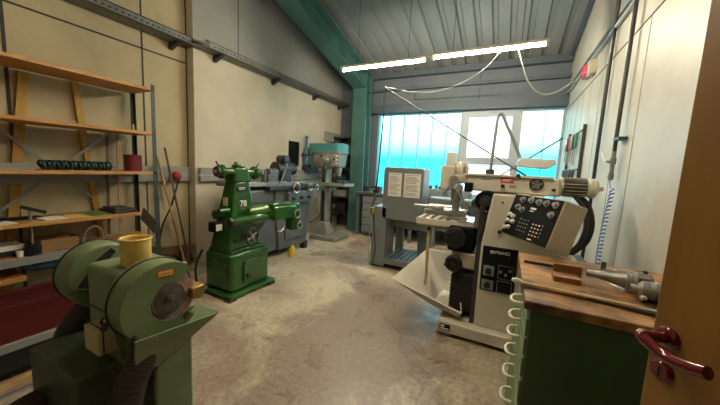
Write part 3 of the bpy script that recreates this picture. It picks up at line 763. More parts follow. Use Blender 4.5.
# hoses
def hose(pts, r0, r1):
    P = spline([Vector(p) for p in pts], 22); N = len(P)
    return B().tube(P, lambda f: (r0+(r1-r0)*f)*(1+.018*math.sin(f*N*1.6)), 22)
obj('dust_hose', hose([(-1.62,.60,.85),(-1.68,.57,.76),(-1.76,.56,.64),(-1.80,.56,.45),(-1.80,.56,.0)], .045, .085), 'hose_brown', t)
obj('dust_hose', hose([(-1.17,.585,.80),(-1.165,.56,.74),(-1.16,.515,.66),(-1.15,.485,.55),(-1.14,.475,.42),(-1.14,.475,.0)], .044, .060), 'hose_brown', t)
obj('dust_hose', hose([(-1.56,.43,.52),(-1.56,.37,.52),(-1.57,.30,.50),(-1.60,.20,.46),(-1.66,.05,.40)], .052, .056), 'hose_brown', t)
sw = obj('switch_box', B().box(-1.385,-1.275,.475,.537,.762,.862), 'cream_box', t, .006)
obj('switch_lid', B().box(-1.387,-1.273,.488,.493,.760,.864), 'black', sw, .001)
obj('switch_lead', B().tube([(-1.30,.505,.86),(-1.28,.49,.90),(-1.25,.50,.93),(-1.24,.525,1.0)], .005, 6, 5), 'black', sw)
for p in ((-1.215,.475,.905),(-1.126,.52,.862)):
    obj('knob', B().cyl(p, (p[0]+.02,p[1]-.012,p[2]), .011, n=10), 'black', t)
# bucket
t = thing('bucket', 'dented yellow tin bucket standing on the green grinder', 'bucket', (-1.33,.635,1.064))
b = B().rev([(.0,0),(.050,0),(.052,.004),(.052,.104),(.056,.108),(.052,.112),(.048,.108),(.047,.010),(0,.008)], (-1.33,.635,1.064), (0,0,1), 36, cap=False)
obj('body', b, 'yellow_tin', t)
obj('rim', B().torus((-1.33,.635,1.172),(0,0,1),.0535,.0042,36,8), 'yellow_tin', t)
solo('blue_rag', B().rev([(0,0),(.06,.01),(.075,.03),(.05,.06),(.03,.075),(0,.08)], (-3.60,2.02,0), (0,0,1), 9), 'pale_cloth', 'crumpled light blue rag on the floor behind the grinder', 'rag')
t = thing('glass_jar', 'small cloudy jar on the floor by the left wall', 'jar', (-3.66,2.28,0))
obj('body', B().rev([(.05,0),(.06,.02),(.06,.10),(.035,.14)], (-3.66,2.28,0), (0,0,1), 16), 'glass_jar', t)
obj('lid', B().cyl((-3.66,2.28,.14),(-3.66,2.28,.17),.04,n=16), 'white', t)

# ================================================================ GREEN LATHE-LIKE MACHINE
t = thing('turret_machine', 'bright green enamelled machine tool on a square cabinet base beside the wall', 'machine', (-2.77,2.46,0))
G = 'lathe_green'
obj('base_plate', B().box(-3.05,-2.52,2.13,2.80,.025,.065), G, t, .008)
for x, y in ((-2.56,2.16),(-2.56,2.74),(-3.02,2.16),(-3.02,2.74)):
    obj('foot', B().box(x-.05,x+.05,y-.05,y+.05,0,.027), 'dark_metal', t)
obj('cabinet', B().box(-3.0,-2.57,2.17,2.75,.06,.50), G, t, .05, seg=4)
d = obj('cabinet_door', B().prism(rrect(.30,.25,.03,4,2.49,.27), 'x', -2.575,-2.548), G, t, .006)
obj('door_knob', B().cyl((-2.55,2.39,.22),(-2.525,2.39,.22),.022,n=14), 'black', d)
obj('cabinet_top', B().box(-2.97,-2.60,2.20,2.70,.49,.53), G, t, .015)
b = B(); b.hexa([(-2.95,2.20,.52),(-2.64,2.20,.52),(-2.64,2.66,.52),(-2.95,2.66,.52)],[(-2.88,2.35,1.28),(-2.70,2.35,1.28),(-2.70,2.55,1.28),(-2.88,2.55,1.28)])
obj('column', b, G, t, .02, seg=3)
obj('window_recess', B().prism(rrect(.12,.05,.02,4,2.34,.62), 'x', -2.66,-2.635), 'black', t)
obj('rib', B().prism([(2.64,.52),(2.95,.82),(2.95,.90),(2.60,.90)], 'x', -2.84,-2.76), G, t, .008)
# head with two capped spindles
obj('head_block', B().hexa([(-2.88,2.33,1.27),(-2.69,2.33,1.27),(-2.69,2.57,1.27),(-2.88,2.57,1.27)],[(-2.85,2.36,1.44),(-2.70,2.36,1.44),(-2.70,2.53,1.44),(-2.85,2.53,1.44)]).box(-2.83,-2.71,2.39,2.50,1.43,1.475), G, t, .02)
for y0, y1, z, nm in ((2.17,2.35,1.39,0),(2.54,2.72,1.38,1)):
    s = obj('spindle_head', B().rev([(.05,0),(.074,.02),(.078,.055),(.06,.075),(.045,.08),(.045,y1-y0)] if nm == 0 else [(.045,0),(.045,.09),(.06,.10),(.078,.12),(.074,.16),(.05,y1-y0)], (-2.76,y0,z), (0,1,0), 24), G, t)
    yy = y0-.02 if nm == 0 else y1
    obj('end_cap', B().cyl((-2.76,yy,z),(-2.76,yy+.022,z),.055,n=24), 'dark_metal', s)
    obj('hub', B().cyl((-2.76,yy-.02,z),(-2.76,yy+.04,z),.018,n=12), 'steel', s)
for p, q, r in (((-2.80,2.22,1.43),(-2.80,2.18,1.50),.009),((-2.70,2.62,1.42),(-2.70,2.68,1.49),.008),((-2.78,2.42,1.47),(-2.78,2.42,1.50),.02)): obj('clamp_lever', B().cyl(p,q,r,n=8), 'dark_metal', t)
obj('name_plate', B().obox((-2.682,2.42,1.205),(.004,.14,.05)), 'panel_black', t)
obj('name_plate_line', B().obox((-2.679,2.42,1.213),(.002,.10,.008)).obox((-2.679,2.42,1.196),(.002,.08,.006)), 'white', t)
text('number', '78', .10, face_mtx((-2.675,2.435,1.03),(0,1,0),(-.079,0,1)), 'white', t, .002)
obj('tag_plate', B().obox((-2.76,2.262,1.06),(.07,.005,.09)), 'cream_box', t)
obj('side_switch', B().box(-2.86,-2.74,2.12,2.215,.73,.84), 'panel_black', t, .01)
obj('switch_face', B().box(-2.74,-2.735,2.13,2.20,.75,.82), 'white', t)
obj('side_gear', B().cyl((-2.80,2.16,.92),(-2.80,2.24,.92),.05,n=16).cyl((-2.70,2.13,.97),(-2.70,2.25,.97),.03,n=12), G, t)
# overarm towards the window
arm = obj('arm', B().rev([(.040,0),(.048,.03),(.048,.25),(.058,.27),(.058,.46),(.052,.48),(.052,.86)], (-2.58,2.20,.86), (0,1,0), 24), G, t)
obj('arm_knob', B().rev([(.03,0),(.052,.012),(.052,.045),(.035,.06)], (-2.58,2.14,.86), (0,1,0), 20), 'black', arm)
obj('slide', B().box(-2.66,-2.48,2.74,3.16,.80,.98), G, t, .03, seg=3)
obj('slide_top', B().box(-2.66,-2.50,2.72,3.05,.97,1.02), G, t, .015)
obj('cone', B().rev([(.062,0),(.040,.30)], (-2.60,2.74,.945), (0,-1,0), 22), 'cone_green', t)
obj('end_block', B().box(-2.64,-2.50,3.10,3.25,.62,1.0), G, t, .03, seg=3)
for y, z, r in ((3.12,.86,.055),(3.17,.70,.045)):
    hw = obj('handwheel', B().torus((-2.44,y,z),(1,0,0),r,.011,26,8), 'steel_dull', t)
    hb = B().cyl((-2.50,y,z),(-2.425,y,z),.018,n=12)
    for k in range(3):
        a = 2*PI*k/3+.4; hb.cyl((-2.44,y,z),(-2.44,y+r*math.cos(a),z+r*math.sin(a)),.007,n=6)
    obj('spokes', hb, 'lathe_green', hw)
hw = obj('handwheel', B().torus((-2.52,2.42,.675),(1,0,0),.085,.014,30,8), 'black', t)
hb = B().cyl((-2.66,2.42,.675),(-2.505,2.42,.675),.026,n=14)
for k in range(4):
    a = 2*PI*k/4+.5; hb.cyl((-2.52,2.42,.675),(-2.52,2.42+.085*math.cos(a),.675+.085*math.sin(a)),.010,n=8)
obj('spokes', hb, 'steel_dull', hw)
obj('crank', B().torus((-2.50,2.86,.73),(1,0,0),.075,.008,20,6,2.4,5.0), 'steel', t)
obj('side_lead', B().tube([(-3.0,2.15,.5),(-3.05,2.10,.3),(-3.06,2.12,.05)], .012, 8, 5), 'rubber', t)

for k in bpy.data.objects:
    if k.name == 'turret_machine': k.location = k.location + Vector((0,-.06,0))
# ================================================================ GREY TOOL GRINDER MACHINE
t = thing('tool_grinding_machine', 'blue grey machine with handwheels standing between green machine and pillar drill', 'machine', (-3.4,3.95,0))
g = 'grey_paint'
b = B(); b.hexa([(-3.66,3.86,.10),(-3.20,3.86,.10),(-3.20,4.58,.10),(-3.66,4.58,.10)],[(-3.72,3.72,1.06),(-3.16,3.72,1.06),(-3.16,4.68,1.06),(-3.72,4.68,1.06)])
obj('cabinet', b, g, t, .02)
obj('side_cabinet', B().box(-3.70,-3.22,3.18,3.84,.12,.88), g, t, .02)
obj('front_panel', B().prism(rrect(.52,.55,.03,4,4.24,.52), 'x', -3.215,-3.17), g, t, .005)
for x in (-3.24,-3.64):
    for y in (3.26,4.56): obj('foot', B().box(x-.05,x+.05,y-.05,y+.05,0,.13), 'dark_metal', t)
obj('table', B().box(-3.74,-3.10,3.55,4.80,1.06,1.115), 'dark_metal', t, .006)
obj('table_top', B().box(-3.62,-3.22,3.05,4.20,1.115,1.16).box(-3.60,-3.25,3.1,4.1,1.16,1.175), 'steel_dull', t, .004)
obj('saddle', B().box(-3.66,-3.20,3.20,3.90,.88,1.06), g, t, .02)
obj('apron', B().box(-3.17,-3.08,3.95,4.60,.84,1.03), g, t, .015)
for y, z, r in ((4.06,1.09,.075),(4.42,1.09,.05),(4.62,1.08,.04)):
    hw = obj('handwheel', B().torus((-3.02,y,z),(1,0,0),r,.011,26,8), 'steel', t)
    hb = B().cyl((-3.10,y,z),(-3.0,y,z),.018,n=12)
    for k in range(3):
        a = 2*PI*k/3+.2; hb.cyl((-3.02,y,z),(-3.02,y+r*math.cos(a),z+r*math.sin(a)),.007,n=6)
    obj('spokes', hb, 'dark_metal', hw)
for y in (4.05,4.25,4.45):
    obj('knob', B().cyl((-3.08,y,.92),(-3.04,y,.92),.024,n=12), 'black', t)
hd = obj('wheel_head', B().cyl((-3.42,3.98,1.37),(-3.42,4.38,1.37),.105,n=24).box(-3.52,-3.32,4.08,4.28,1.115,1.36), 'dark_metal', t)
obj('motor_cap', B().rev([(.10,0),(.10,.05),(.06,.09),(0,.09)], (-3.42,4.38,1.37), (0,1,0), 24), 'black', hd)
obj('upper_head', B().cyl((-3.46,4.12,1.52),(-3.28,4.12,1.52),.065,n=20).box(-3.46,-3.34,4.06,4.18,1.38,1.50), 'dark_metal', t)
obj('work_head', B().cyl((-3.36,3.75,1.30),(-3.36,3.96,1.30),.07,n=18).box(-3.44,-3.28,3.70,3.92,1.16,1.28), g, t, .01)
for p, q in (((-3.2,3.86,1.115),(-3.16,4.00,1.47)),((-3.25,3.60,1.12),(-3.2,3.56,1.34))): obj('lever', B().cyl(p,q,.011,n=8), 'steel', t)
obj('lever_ball', B().ball((-3.16,4.005,1.48),.024), 'black', t)
obj('apron_lead', B().tube([(-3.1,4.66,1.08),(-3.05,4.90,1.0),(-3.15,4.98,.6),(-3.35,4.88,.40),(-3.4,4.74,.5)], .009, 6, 6), 'rubber', t)
t = thing('yellow_can', 'small yellow can standing in front of the blue grey machine', 'can', (-3.07,3.72,0))
obj('body', B().rev([(.045,0),(.055,.01),(.055,.13),(.028,.17),(.016,.19)], (-3.07,3.72,.0), (0,0,1), 18), 'yellow', t)
obj('spout', B().tube([(-3.07,3.72,.185),(-3.05,3.68,.22),(-3.02,3.63,.24)], .009, 8, 4), 'dark_metal', t)
for o_ in [k for k in bpy.data.objects if k.parent is None and k.name == 'tool_grinding_machine']: o_.location = o_.location + Vector((0,-.31,0)); o_.scale.z = 1.04
# things on the wall behind
solo('notice_board', B().box(XL2,XL2+.02,4.62,4.93,1.48,1.97), 'panel_black', 'black rectangular board on the wall above the blue grey machine', 'board')
t = thing('spray_bottle', 'blue bottle with a long neck hanging on the wall beside the black panel', 'bottle', (-3.87,5.10,1.45))
obj('body', B().rev([(.05,0),(.075,.02),(.075,.28),(.03,.38),(.02,.55),(.03,.57),(.03,.62)], (-3.87,5.10,1.50), (0,0,1), 16), 'blue_bottle', t)
obj('strap', B().box(XL2,-3.80,5.02,5.18,1.70,1.73), 'dark_metal', t)
solo('wall_box', B().box(XL2,-3.80,5.05,5.45,1.36,1.50), 'dark_metal', 'small dark box on the wall under the blue bottle', 'box', bevel=.01)
solo('wall_panel_bar', B().box(XL2,XL2+.05,5.85,6.55,2.10,2.32), 'trunk', 'short grey wall box high above the pillar drill', 'box', bevel=.006)
t = thing('storage_rack', 'dark narrow storage rack in the corner behind the teal column', 'rack', (-3.68,6.4,0))
for x in (-3.92,-3.42):
    for y in (6.22,6.56): obj('post', B().box(x,x+.035,y,y+.035,0,2.25), 'dark_metal', t)
for z in (.35,.75,1.1,1.45,1.8,2.2): obj('rack_shelf', B().box(-3.92,-3.385,6.22,6.595,z,z+.025), 'dark_metal', t)
for i, (x, z, w, h, m) in enumerate(((-3.82,.375,.3,.22,'black'),(-3.88,.775,.34,.16,'trunk'),(-3.84,1.125,.3,.2,'dark_metal'),(-3.86,1.475,.36,.14,'black'),(-3.84,1.825,.34,.2,'trunk'))):
    solo('storage_bin', B().box(x,x+w,6.25,6.52,z,z+h), m, 'dim bin on the corner rack, %s shelf from the floor' % ['first','second','third','fourth','fifth'][i], 'bin', 'bins on the corner rack', .008)

# ================================================================ PILLAR DRILL
t = thing('pillar_drill', 'grey pillar drill with a teal belt cover standing by the teal column', 'drill', (-3.3,5.3,0))
dg = 'drill_grey'
obj('base', B().prism(rrect(.64,.58,.05,4,-3.255,5.29), 'z', 0,.085), dg, t, .012)
obj('column_foot', B().hexa([(-3.52,5.16,.085),(-3.22,5.16,.085),(-3.22,5.46,.085),(-3.52,5.46,.085)],[(-3.50,5.22,.33),(-3.32,5.22,.33),(-3.32,5.40,.33),(-3.50,5.40,.33)]), dg, t, .015)
obj('column', B().box(-3.48,-3.34,5.24,5.38,.30,1.74), 'dark_metal' if False else dg, t, .012)
obj('rack_strip', B().box(-3.44,-3.38,5.232,5.24,.34,1.4), 'black', t)
tb = obj('table', B().box(-3.32,-2.82,5.10,5.50,1.085,1.145).box(-3.52,-3.22,5.19,5.43,.97,1.135), dg, t, .01)
ts = B()
for y in (5.14,5.24,5.34,5.44): ts.box(-3.2,-2.86,y,y+.03,1.143,1.148)
obj('slot', ts, 'black', tb)
obj('table_crank', B().cyl((-3.18,5.12,1.03),(-3.10,5.0,1.03),.012,n=8).cyl((-3.10,5.0,1.03),(-3.10,5.0,.90),.010,n=8).cyl((-3.1,5.0,.90),(-3.06,4.95,.90),.016,n=8), 'steel_dull', tb)
h = obj('head', B().prism([(-3.62,1.50),(-3.52,1.42),(-3.30,1.42),(-3.16,1.45),(-3.02,1.45),(-2.98,1.73),(-3.62,1.73)], 'y', 5.14,5.46), dg, t, .03, seg=3)
obj('gear_boss', B().rev([(.12,0),(.13,.02),(.11,.06),(.05,.075)], (-3.36,5.15,1.58), (0,-1,0), 26), 'steel_dull', h)
cv = obj('belt_cover', B().prism(rrect(.84,.36,.13,6,-3.37,5.32), 'z', 1.735,1.915), 'drill_teal', t, .02, seg=3)
obj('cover_band', B().prism(rrect(.852,.372,.13,6,-3.37,5.32), 'z', 1.725,1.755), dg, cv, .004)
obj('motor', B().cyl((-3.68,5.32,1.42),(-3.68,5.32,1.73),.10,n=22), dg, t)
obj('quill', B().rev([(.065,0),(.065,.10),(.045,.10),(.045,.17)], (-3.09,5.30,1.46), (0,0,-1), 20), 'steel_dull', t)
obj('chuck', B().rev([(.02,0),(.04,.01),(.04,.06),(.02,.09),(.008,.10),(.008,.15)], (-3.09,5.30,1.30), (0,0,-1), 18), 'dark_metal', t)
fb = B().cyl((-3.18,5.12,1.55),(-3.18,5.0,1.55),.035,n=16)
for k in range(3):
    a = 2*PI*k/3+.3; fb.cyl((-3.18,5.02,1.55),(-3.18+.17*math.cos(a),4.98,1.55+.17*math.sin(a)),.010,n=8)
f_ = obj('feed_lever', fb, 'steel_dull', t)
for k in range(3):
    a = 2*PI*k/3+.3; obj('lever_ball', B().ball((-3.18+.17*math.cos(a),4.98,1.55+.17*math.sin(a)),.022), 'black', f_)
for z in (1.53,1.60,1.67): obj('push_button', B().cyl((-3.05,5.145,z),(-3.05,5.12,z),.017,n=12), 'white', t)
solo('machine_vise', B().box(-3.10,-2.90,5.2,5.4,1.203,1.22).box(-3.09,-3.06,5.2,5.4,1.22,1.255).box(-2.95,-2.91,5.2,5.4,1.22,1.255).cyl((-2.91,5.3,1.24),(-2.83,5.3,1.24),.01,n=8), 'dark_metal', 'dark drill vise lying on the pillar drill table', 'vise', bevel=.003)

for k in bpy.data.objects:
    if k.name in ('pillar_drill','machine_vise'): k.location = k.location + Vector((-.01,-.13,0)); k.scale.z = 1.025 if k.name == 'pillar_drill' else 1
    if k.name == 'machine_vise': k.location.z -= .026
# ================================================================ WORKBENCH AT THE WINDOW
t = thing('workbench', 'long dark workbench with drawers under the window', 'bench', (-1.9,6.1,0))
obj('bench_top', B().box(-3.0,-.6,5.75,6.45,.93,.985), 'grey_paint', t, .006)
for x in (-2.98,-1.75,-1.25,-.68):
    for y in (5.80,6.34): obj('leg', B().box(x,x+.06,y,y+.06,0,.93), 'grey_paint', t)
obj('cross_rail', B().box(-2.2,-.7,5.83,5.87,.34,.42).box(-2.2,-.7,6.3,6.34,.34,.42), 'grey_paint', t)
obj('bench_shelf', B().box(-2.2,-.7,5.8,6.36,.42,.45), 'brown_block', t)
cab = obj('drawer_unit', B().box(-2.84,-2.22,5.80,6.36,.06,.93), 'grey_paint', t, .006)
for i in range(5):
    z = .10+.165*i
    obj('drawer_front', B().box(-2.82,-2.24,5.785,5.80,z,z+.145).box(-2.62,-2.44,5.765,5.785,z+.09,z+.105), 'saw_grey', cab, .004)
t = thing('bench_vise', 'dark bench vise on the bench left of the grey saw', 'vise', (-2.55,5.9,.985))
obj('body', B().box(-2.62,-2.48,5.86,6.06,.985,1.04).box(-2.66,-2.44,5.80,5.86,1.04,1.13).box(-2.64,-2.46,5.90,6.02,1.04,1.12), 'dark_metal', t, .01)
obj('screw_handle', B().cyl((-2.55,5.86,1.07),(-2.55,5.68,1.07),.016,n=10).cyl((-2.65,5.69,1.07),(-2.45,5.69,1.07),.008,n=8), 'steel_dull', t)
solo('grey_tin', B().rev([(.07,0),(.07,.12),(.072,.125),(0,.125)], (-2.82,5.95,.985), (0,0,1), 18), 'dark_metal', 'dark grey tin on the bench next to the teal column', 'tin')
t = thing('instrument_cabinet', 'blue grey cabinet on the bench behind the milling machine table', 'cabinet', (-1.1,6.1,.985))
obj('body', B().box(-1.45,-.62,5.9,6.3,.985,1.16), 'grey_paint', t, .01)
obj('door', B().box(-1.43,-1.05,5.885,5.9,1.0,1.145), 'saw_grey', t, .004)
obj('door', B().box(-1.03,-.64,5.885,5.9,1.0,1.145), 'saw_grey', t, .004)
for i, (x, y, r, h) in enumerate(((-1.40,6.0,.035,.06),(-1.30,6.1,.028,.075),(-1.20,6.0,.04,.05),(-1.06,6.05,.03,.08))):
    solo('small_jar', B().rev([(r,0),(r,h*.8),(r*.7,h),(0,h)], (x,y,1.16), (0,0,1), 12), 'dark_metal',
         'small dark jar on the blue grey cabinet, %s from its window-left end' % ['first','second','third','fourth'][i], 'jar', 'jars on the instrument cabinet')

# ================================================================ GREY SAW MACHINE
t = thing('band_saw', 'mid grey boxy saw machine with two printed sheets on its cover', 'machine', (-1.4,4.25,0))
sg = 'saw_grey'
cvr = obj('cover', B().prism(rrect(.60,.77,.045,5,-1.345,1.15), 'y', 4.05,4.40), sg, t, .008)
obj('cover_seam', B().box(-1.643,-1.047,4.205,4.212,.77,1.53), 'black', cvr)
obj('pedestal', B().box(-1.80,-1.57,4.05,4.45,.03,.94), sg, t, .012)
obj('pedestal_foot', B().box(-1.79,-1.58,4.07,4.43,0,.03), 'black', t)
obj('back_leg', B().box(-1.22,-1.0,4.62,4.78,0,.78).box(-1.62,-1.5,4.66,4.78,.03,.78), sg, t, .008)
obj('bed', B().box(-1.60,-1.0,4.30,4.76,.60,.78), sg, t, .01)
pl = obj('platform', B().box(-1.57,-1.02,4.02,4.72,.08,.17), sg, t, .006)
sl = B()
for i in range(6): sl.box(-1.50+.08*i,-1.455+.08*i,4.08,4.66,.168,.173)
obj('slots', sl, 'black', pl)
obj('saw_arm', B().box(-.99,-.42,4.12,4.34,1.02,1.14), sg, t, .02)
for x0, x1 in ((-1.565,-1.365),(-1.325,-1.085)):
    s = obj('printed_sheet', B().box(x0,x1,4.046,4.049,1.115,1.455), 'paper', t, label='white printed sheet')
    ln = B(); z = 1.435; k = 0
    while z > 1.14:
        ln.box(x0+.015, x1-.02-(.05*((k*7) % 4)/3), 4.0445, 4.046, z-.006, z)
        z -= .017 if k % 6 else .028; k += 1
    obj('printing', ln, 'ink', s)
sw = obj('switch', B().box(-1.825,-1.755,3.99,4.05,.82,.92), 'dull_yellow', t, .01, label='yellow switch')
for z in (.895,.85): obj('button', B().cyl((-1.79,3.992,z),(-1.79,3.975,z),.016,n=12), 'black', sw)
obj('lead', B().tube([(-1.80,4.02,.80),(-1.79,4.03,.6),(-1.84,4.03,.4),(-1.82,4.04,.12),(-1.84,4.1,.015)], .008, 6, 6), 'white_cable', t)
obj('lead', B().tube([(-1.77,4.03,.80),(-1.74,4.035,.5),(-1.72,4.04,.25),(-1.76,4.04,.05)], .007, 6, 6), 'black', t)

# ================================================================ MILLING MACHINE
t = thing('milling_machine', 'large cream milling machine with black handwheels and a sloping chip tray', 'machine', (0,2.95,0))
mw_, ms_ = 'mill_white', 'mill_shade'
bs = obj('machine_base', B().box(-.455,.62,2.64,3.55,.035,.145), mw_, t, .012)
obj('base_badge', B().box(-.435,-.34,2.636,2.64,.065,.12), 'panel_black', bs)
obj('badge_print', B().box(-.425,-.39,2.634,2.636,.095,.112).box(-.425,-.35,2.634,2.636,.073,.085), 'white', bs)
for x in (-.40,.5):
    for y in (2.74,3.4): obj('machine_foot', B().box(x-.07,x+.07,y-.07,y+.07,0,.036), 'mill_shade', t, .006)
col_ = obj('column', B().prism([(-.155,.14),(.56,.14),(.56,.85),(.30,.95),(.30,1.34),(-.10,1.34),(-.155,.90)], 'y', 2.72,3.35), mw_, t, .015)
cp = obj('control_plate', B().box(-.135,.135,2.714,2.72,.49,.885), 'panel_black', t)
obj('logo', B().box(-.075,-.058,2.711,2.714,.838,.85).box(-.053,-.043,2.711,2.714,.838,.85).box(-.075,-.043,2.711,2.714,.828,.832), 'white', cp)
text('lettering', 'MAHO', .038, face_mtx((.02,2.712,.84),(1,0,0),(0,0,1)), 'white', cp, .0008)
for x, z, w_, h_ in ((-.075,.67,.085,.09),(-.075,.545,.095,.09)):
    sp = obj('switch_plate', B().box(x-w_/2,x+w_/2,2.709,2.714,z-h_/2,z+h_/2), 'strap', cp, .003)
    obj('rotary_switch', B().cyl((x,2.709,z),(x,2.685,z),.026,n=16).bar((x-.022,2.68,z),(x+.022,2.68,z),.012,.012), 'black', sp)
for x, z in ((.02,.68),(.06,.66),(.09,.70)): obj('toggle', B().cyl((x,2.714,z),(x,2.695,z),.012,n=10), 'steel_dull', cp)
fr = B()
for x0, x1, z0, z1 in ((.0,.115,.615,.735),(.0,.115,.49,.60)):
    fr.box(x0,x1,2.711,2.714,z1-.004,z1).box(x0,x1,2.711,2.714,z0,z0+.004).box(x0,x0+.004,2.711,2.714,z0,z1).box(x1-.004,x1,2.711,2.714,z0,z1)
obj('plate_outline', fr, 'strap', cp)
obj('column_knob', B().cyl((.05,2.72,1.10),(.05,2.69,1.10),.03,n=16), 'black', t)
obj('column_knob', B().cyl((-.02,2.72,1.02),(-.02,2.70,1.02),.016,n=12), 'black', t)
# slideways and knee
obj('slideway', B().box(-.195,-.152,2.74,3.25,.14,1.22), 'dark_metal', t, .006)
knee = obj('knee', B().box(-.46,-.225,2.84,3.25,.76,1.0), 'mill_shade' if False else 'panel_black', t, .02)
def wheel(c, r, axis=(0,-1,0), hub=.03, parent=None, m='black'):
    c = Vector(c); d = Vector(axis).normalized()
    hwb = B().rev([(r*.95,-.012),(r,0),(r*.98,.012),(r*.80,.020),(r*.3,.012),(r*.3,.04),(0,.04)], c, d, 34)
    o = obj('handwheel', hwb, m, parent)
    a = d.cross(Vector((0,0,1))).normalized()
    p = c + a*r*.78 + d*.02
    obj('crank_handle', B().rev([(.010,0),(.014,.02),(.011,.07),(0,.075)], p, d, 12), m, o)
    obj('hub_ring', B().torus(c+d*.02, d, r*.62, .004, 30, 6), 'dark_metal', o)
    return o
wheel((-.385,2.80,.895), .100, parent=t)
obj('feed_shaft', B().cyl((-.385,2.80,.895),(-.385,2.9,.895),.05,n=16).cyl((-.375,2.78,.665),(-.375,3.0,.665),.045,n=16), 'dark_metal', t)
wheel((-.375,2.76,.665), .080, parent=t)
obj('feed_boss', B().box(-.42,-.16,2.84,3.2,.60,.76), ms_, t, .02)
obj('bellows', B().box(-.39,-.17,2.80,3.2,.20,.56), 'rubber', t, .01)
bl = B()
for i in range(9): bl.box(-.395,-.165,2.795,3.2,.22+.037*i,.237+.037*i)
obj('bellows_fold', bl, 'rubber', t)
obj('column_panel', B().box(-.238,-.228,2.9,3.2,.56,.62), ms_, t)
tbl = obj('table', B().box(-.79,-.24,2.90,3.36,.955,1.035), ms_, t, .006)
ts = B()
for x in (-.745,-.665,-.585,-.505): ts.box(x,x+.034,2.91,3.35,1.034,1.038)
obj('slot', ts, 'black', tbl)
obj('table_strip', B().box(-.795,-.24,2.892,2.90,.975,1.03), mw_, tbl)
obj('knob', B().cyl((-.66,2.915,.93),(-.66,2.89,.93),.02,n=12), 'black', tbl)
obj('coolant_hose', B().tube([(-.66,2.95,.955),(-.665,2.94,.75),(-.66,2.92,.5),(-.655,2.90,.35)], .017, 10, 6), 'tan_hose', t)
# chip tray: sloping open pan
tr = B(); th = .012
A_ = [(-.95,2.72,.415),(-.26,2.69,.245),(-.42,3.42,.58),(-.77,3.42,.595)]          # outer rim going round
F_ = [(-.56,2.82,.20),(-.28,2.75,.17),(-.28,3.15,.20),(-.52,3.2,.22)]
tv = [tr.bm.verts.new(p) for p in A_]; fv = [tr.bm.verts.new(p) for p in F_]
Ao = [tr.bm.verts.new((p[0]-.006,p[1]-.012,p[2]-.008)) for p in A_]; Fo = [tr.bm.verts.new((p[0],p[1],p[2]-.014)) for p in F_]
for i in range(4):
    j = (i+1) % 4
    tr.bm.faces.new((tv[i],tv[j],fv[j],fv[i])); tr.bm.faces.new((Ao[i],Fo[i],Fo[j],Ao[j])); tr.bm.faces.new((tv[i],Ao[i],Ao[j],tv[j]))
tr.bm.faces.new(fv); tr.bm.faces.new(list(reversed(Fo)))
obj('chip_tray', tr, mw_, t, angle=10)
obj('tray_stand', B().box(-.50,-.30,2.9,3.2,.14,.158), ms_, t)
# head and ram
ram = obj('ram', B().box(-.335,.385,2.84,3.16,1.345,1.485), mw_, t, .012)
obj('ram_cap', B().box(-.36,.33,2.82,3.18,1.483,1.503), mw_, ram, .004)
obj('red_plate', B().box(-.055,.045,2.836,2.84,1.435,1.478), 'red', ram)
obj('plate_print', B().box(-.045,.035,2.834,2.836,1.460,1.466).box(-.045,.02,2.834,2.836,1.448,1.454), 'white', ram)
obj('name_strip', B().box(.015,.065,2.836,2.84,1.395,1.415).box(-.21,-.13,2.836,2.84,1.452,1.462), 'strap', ram)
obj('knob', B().cyl((-.035,2.84,1.405),(-.035,2.815,1.405),.016,n=14), 'black', ram)
fan = obj('fan_cover', B().rev([(.052,0),(.052,.012),(.044,.014)], (.215,2.84,1.435), (0,-1,0), 28), 'black', ram)
fb = B()
for k in range(5):
    a = 2*PI*k/5+.2; fb.bar((.215,2.822,1.435),(.215+.042*math.cos(a),2.822,1.435+.042*math.sin(a)),.014,.003,(0,0,1) if abs(math.sin(a)) < .9 else (1,0,0))
obj('fan_blade', fb, 'strap', fan)
obj('fan_ring', B().torus((.215,2.82,1.435),(0,1,0),.03,.003,24,6), 'steel_dull', fan)
obj('ram_lever', B().cyl((.10,2.84,1.48),(.075,2.79,1.50),.007,n=8).ball((.072,2.785,1.503),.016), 'black', ram)
obj('ram_lever', B().cyl((.33,2.84,1.40),(.335,2.79,1.40),.007,n=8).ball((.336,2.785,1.40),.014), 'black', ram)
hd = obj('vertical_head', B().prism(rrect(.13,.24,.025,4,-.525,1.45), 'y', 2.92,3.15).box(-.50,-.33,2.95,3.12,1.40,1.49), mw_, t, .012)
obj('head_tower', B().box(-.56,-.47,2.97,3.12,1.565,1.70), 'lamp_white', hd, .015)
obj('head_dome', B().rev([(.07,0),(.075,.06),(.05,.11),(0,.125)], (-.42,3.03,1.49), (0,0,1), 22), mw_, hd)
obj('head_dial', B().cyl((-.46,2.92,1.43),(-.46,2.89,1.43),.045,n=20).cyl((-.40,2.93,1.36),(-.40,2.90,1.36),.03,n=16), 'steel', hd)
obj('head_spindle', B().rev([(.055,0),(.055,.10),(.035,.12),(.035,.19),(.02,.24)], (-.44,3.02,1.34), (0,0,-1), 20), 'steel', hd)
for p, q, r in (((-.40,2.95,1.30),(-.32,2.90,1.18),.012),((-.50,2.92,1.36),(-.56,2.88,1.28),.010),((-.37,2.9,1.50),(-.37,2.9,1.56),.012),((-.43,2.90,1.36),(-.36,2.86,1.25),.009)): obj('head_lever', B().cyl(p,q,r,n=8), 'steel_dull', hd)
obj('head_motor', B().box(-.345,-.275,2.76,2.86,1.335,1.42), 'panel_black', t, .012)
obj('spindle_housing', B().rev([(.085,0),(.092,.02),(.092,.24),(.075,.26)], (-.155,2.76,1.265), (0,1,0), 30), 'panel_black', t)
obj('spindle_nose', B().rev([(.05,0),(.05,.03),(.02,.03),(.02,.05),(0,.05)], (-.155,2.76,1.265), (0,-1,0), 24), 'dark_metal', t)
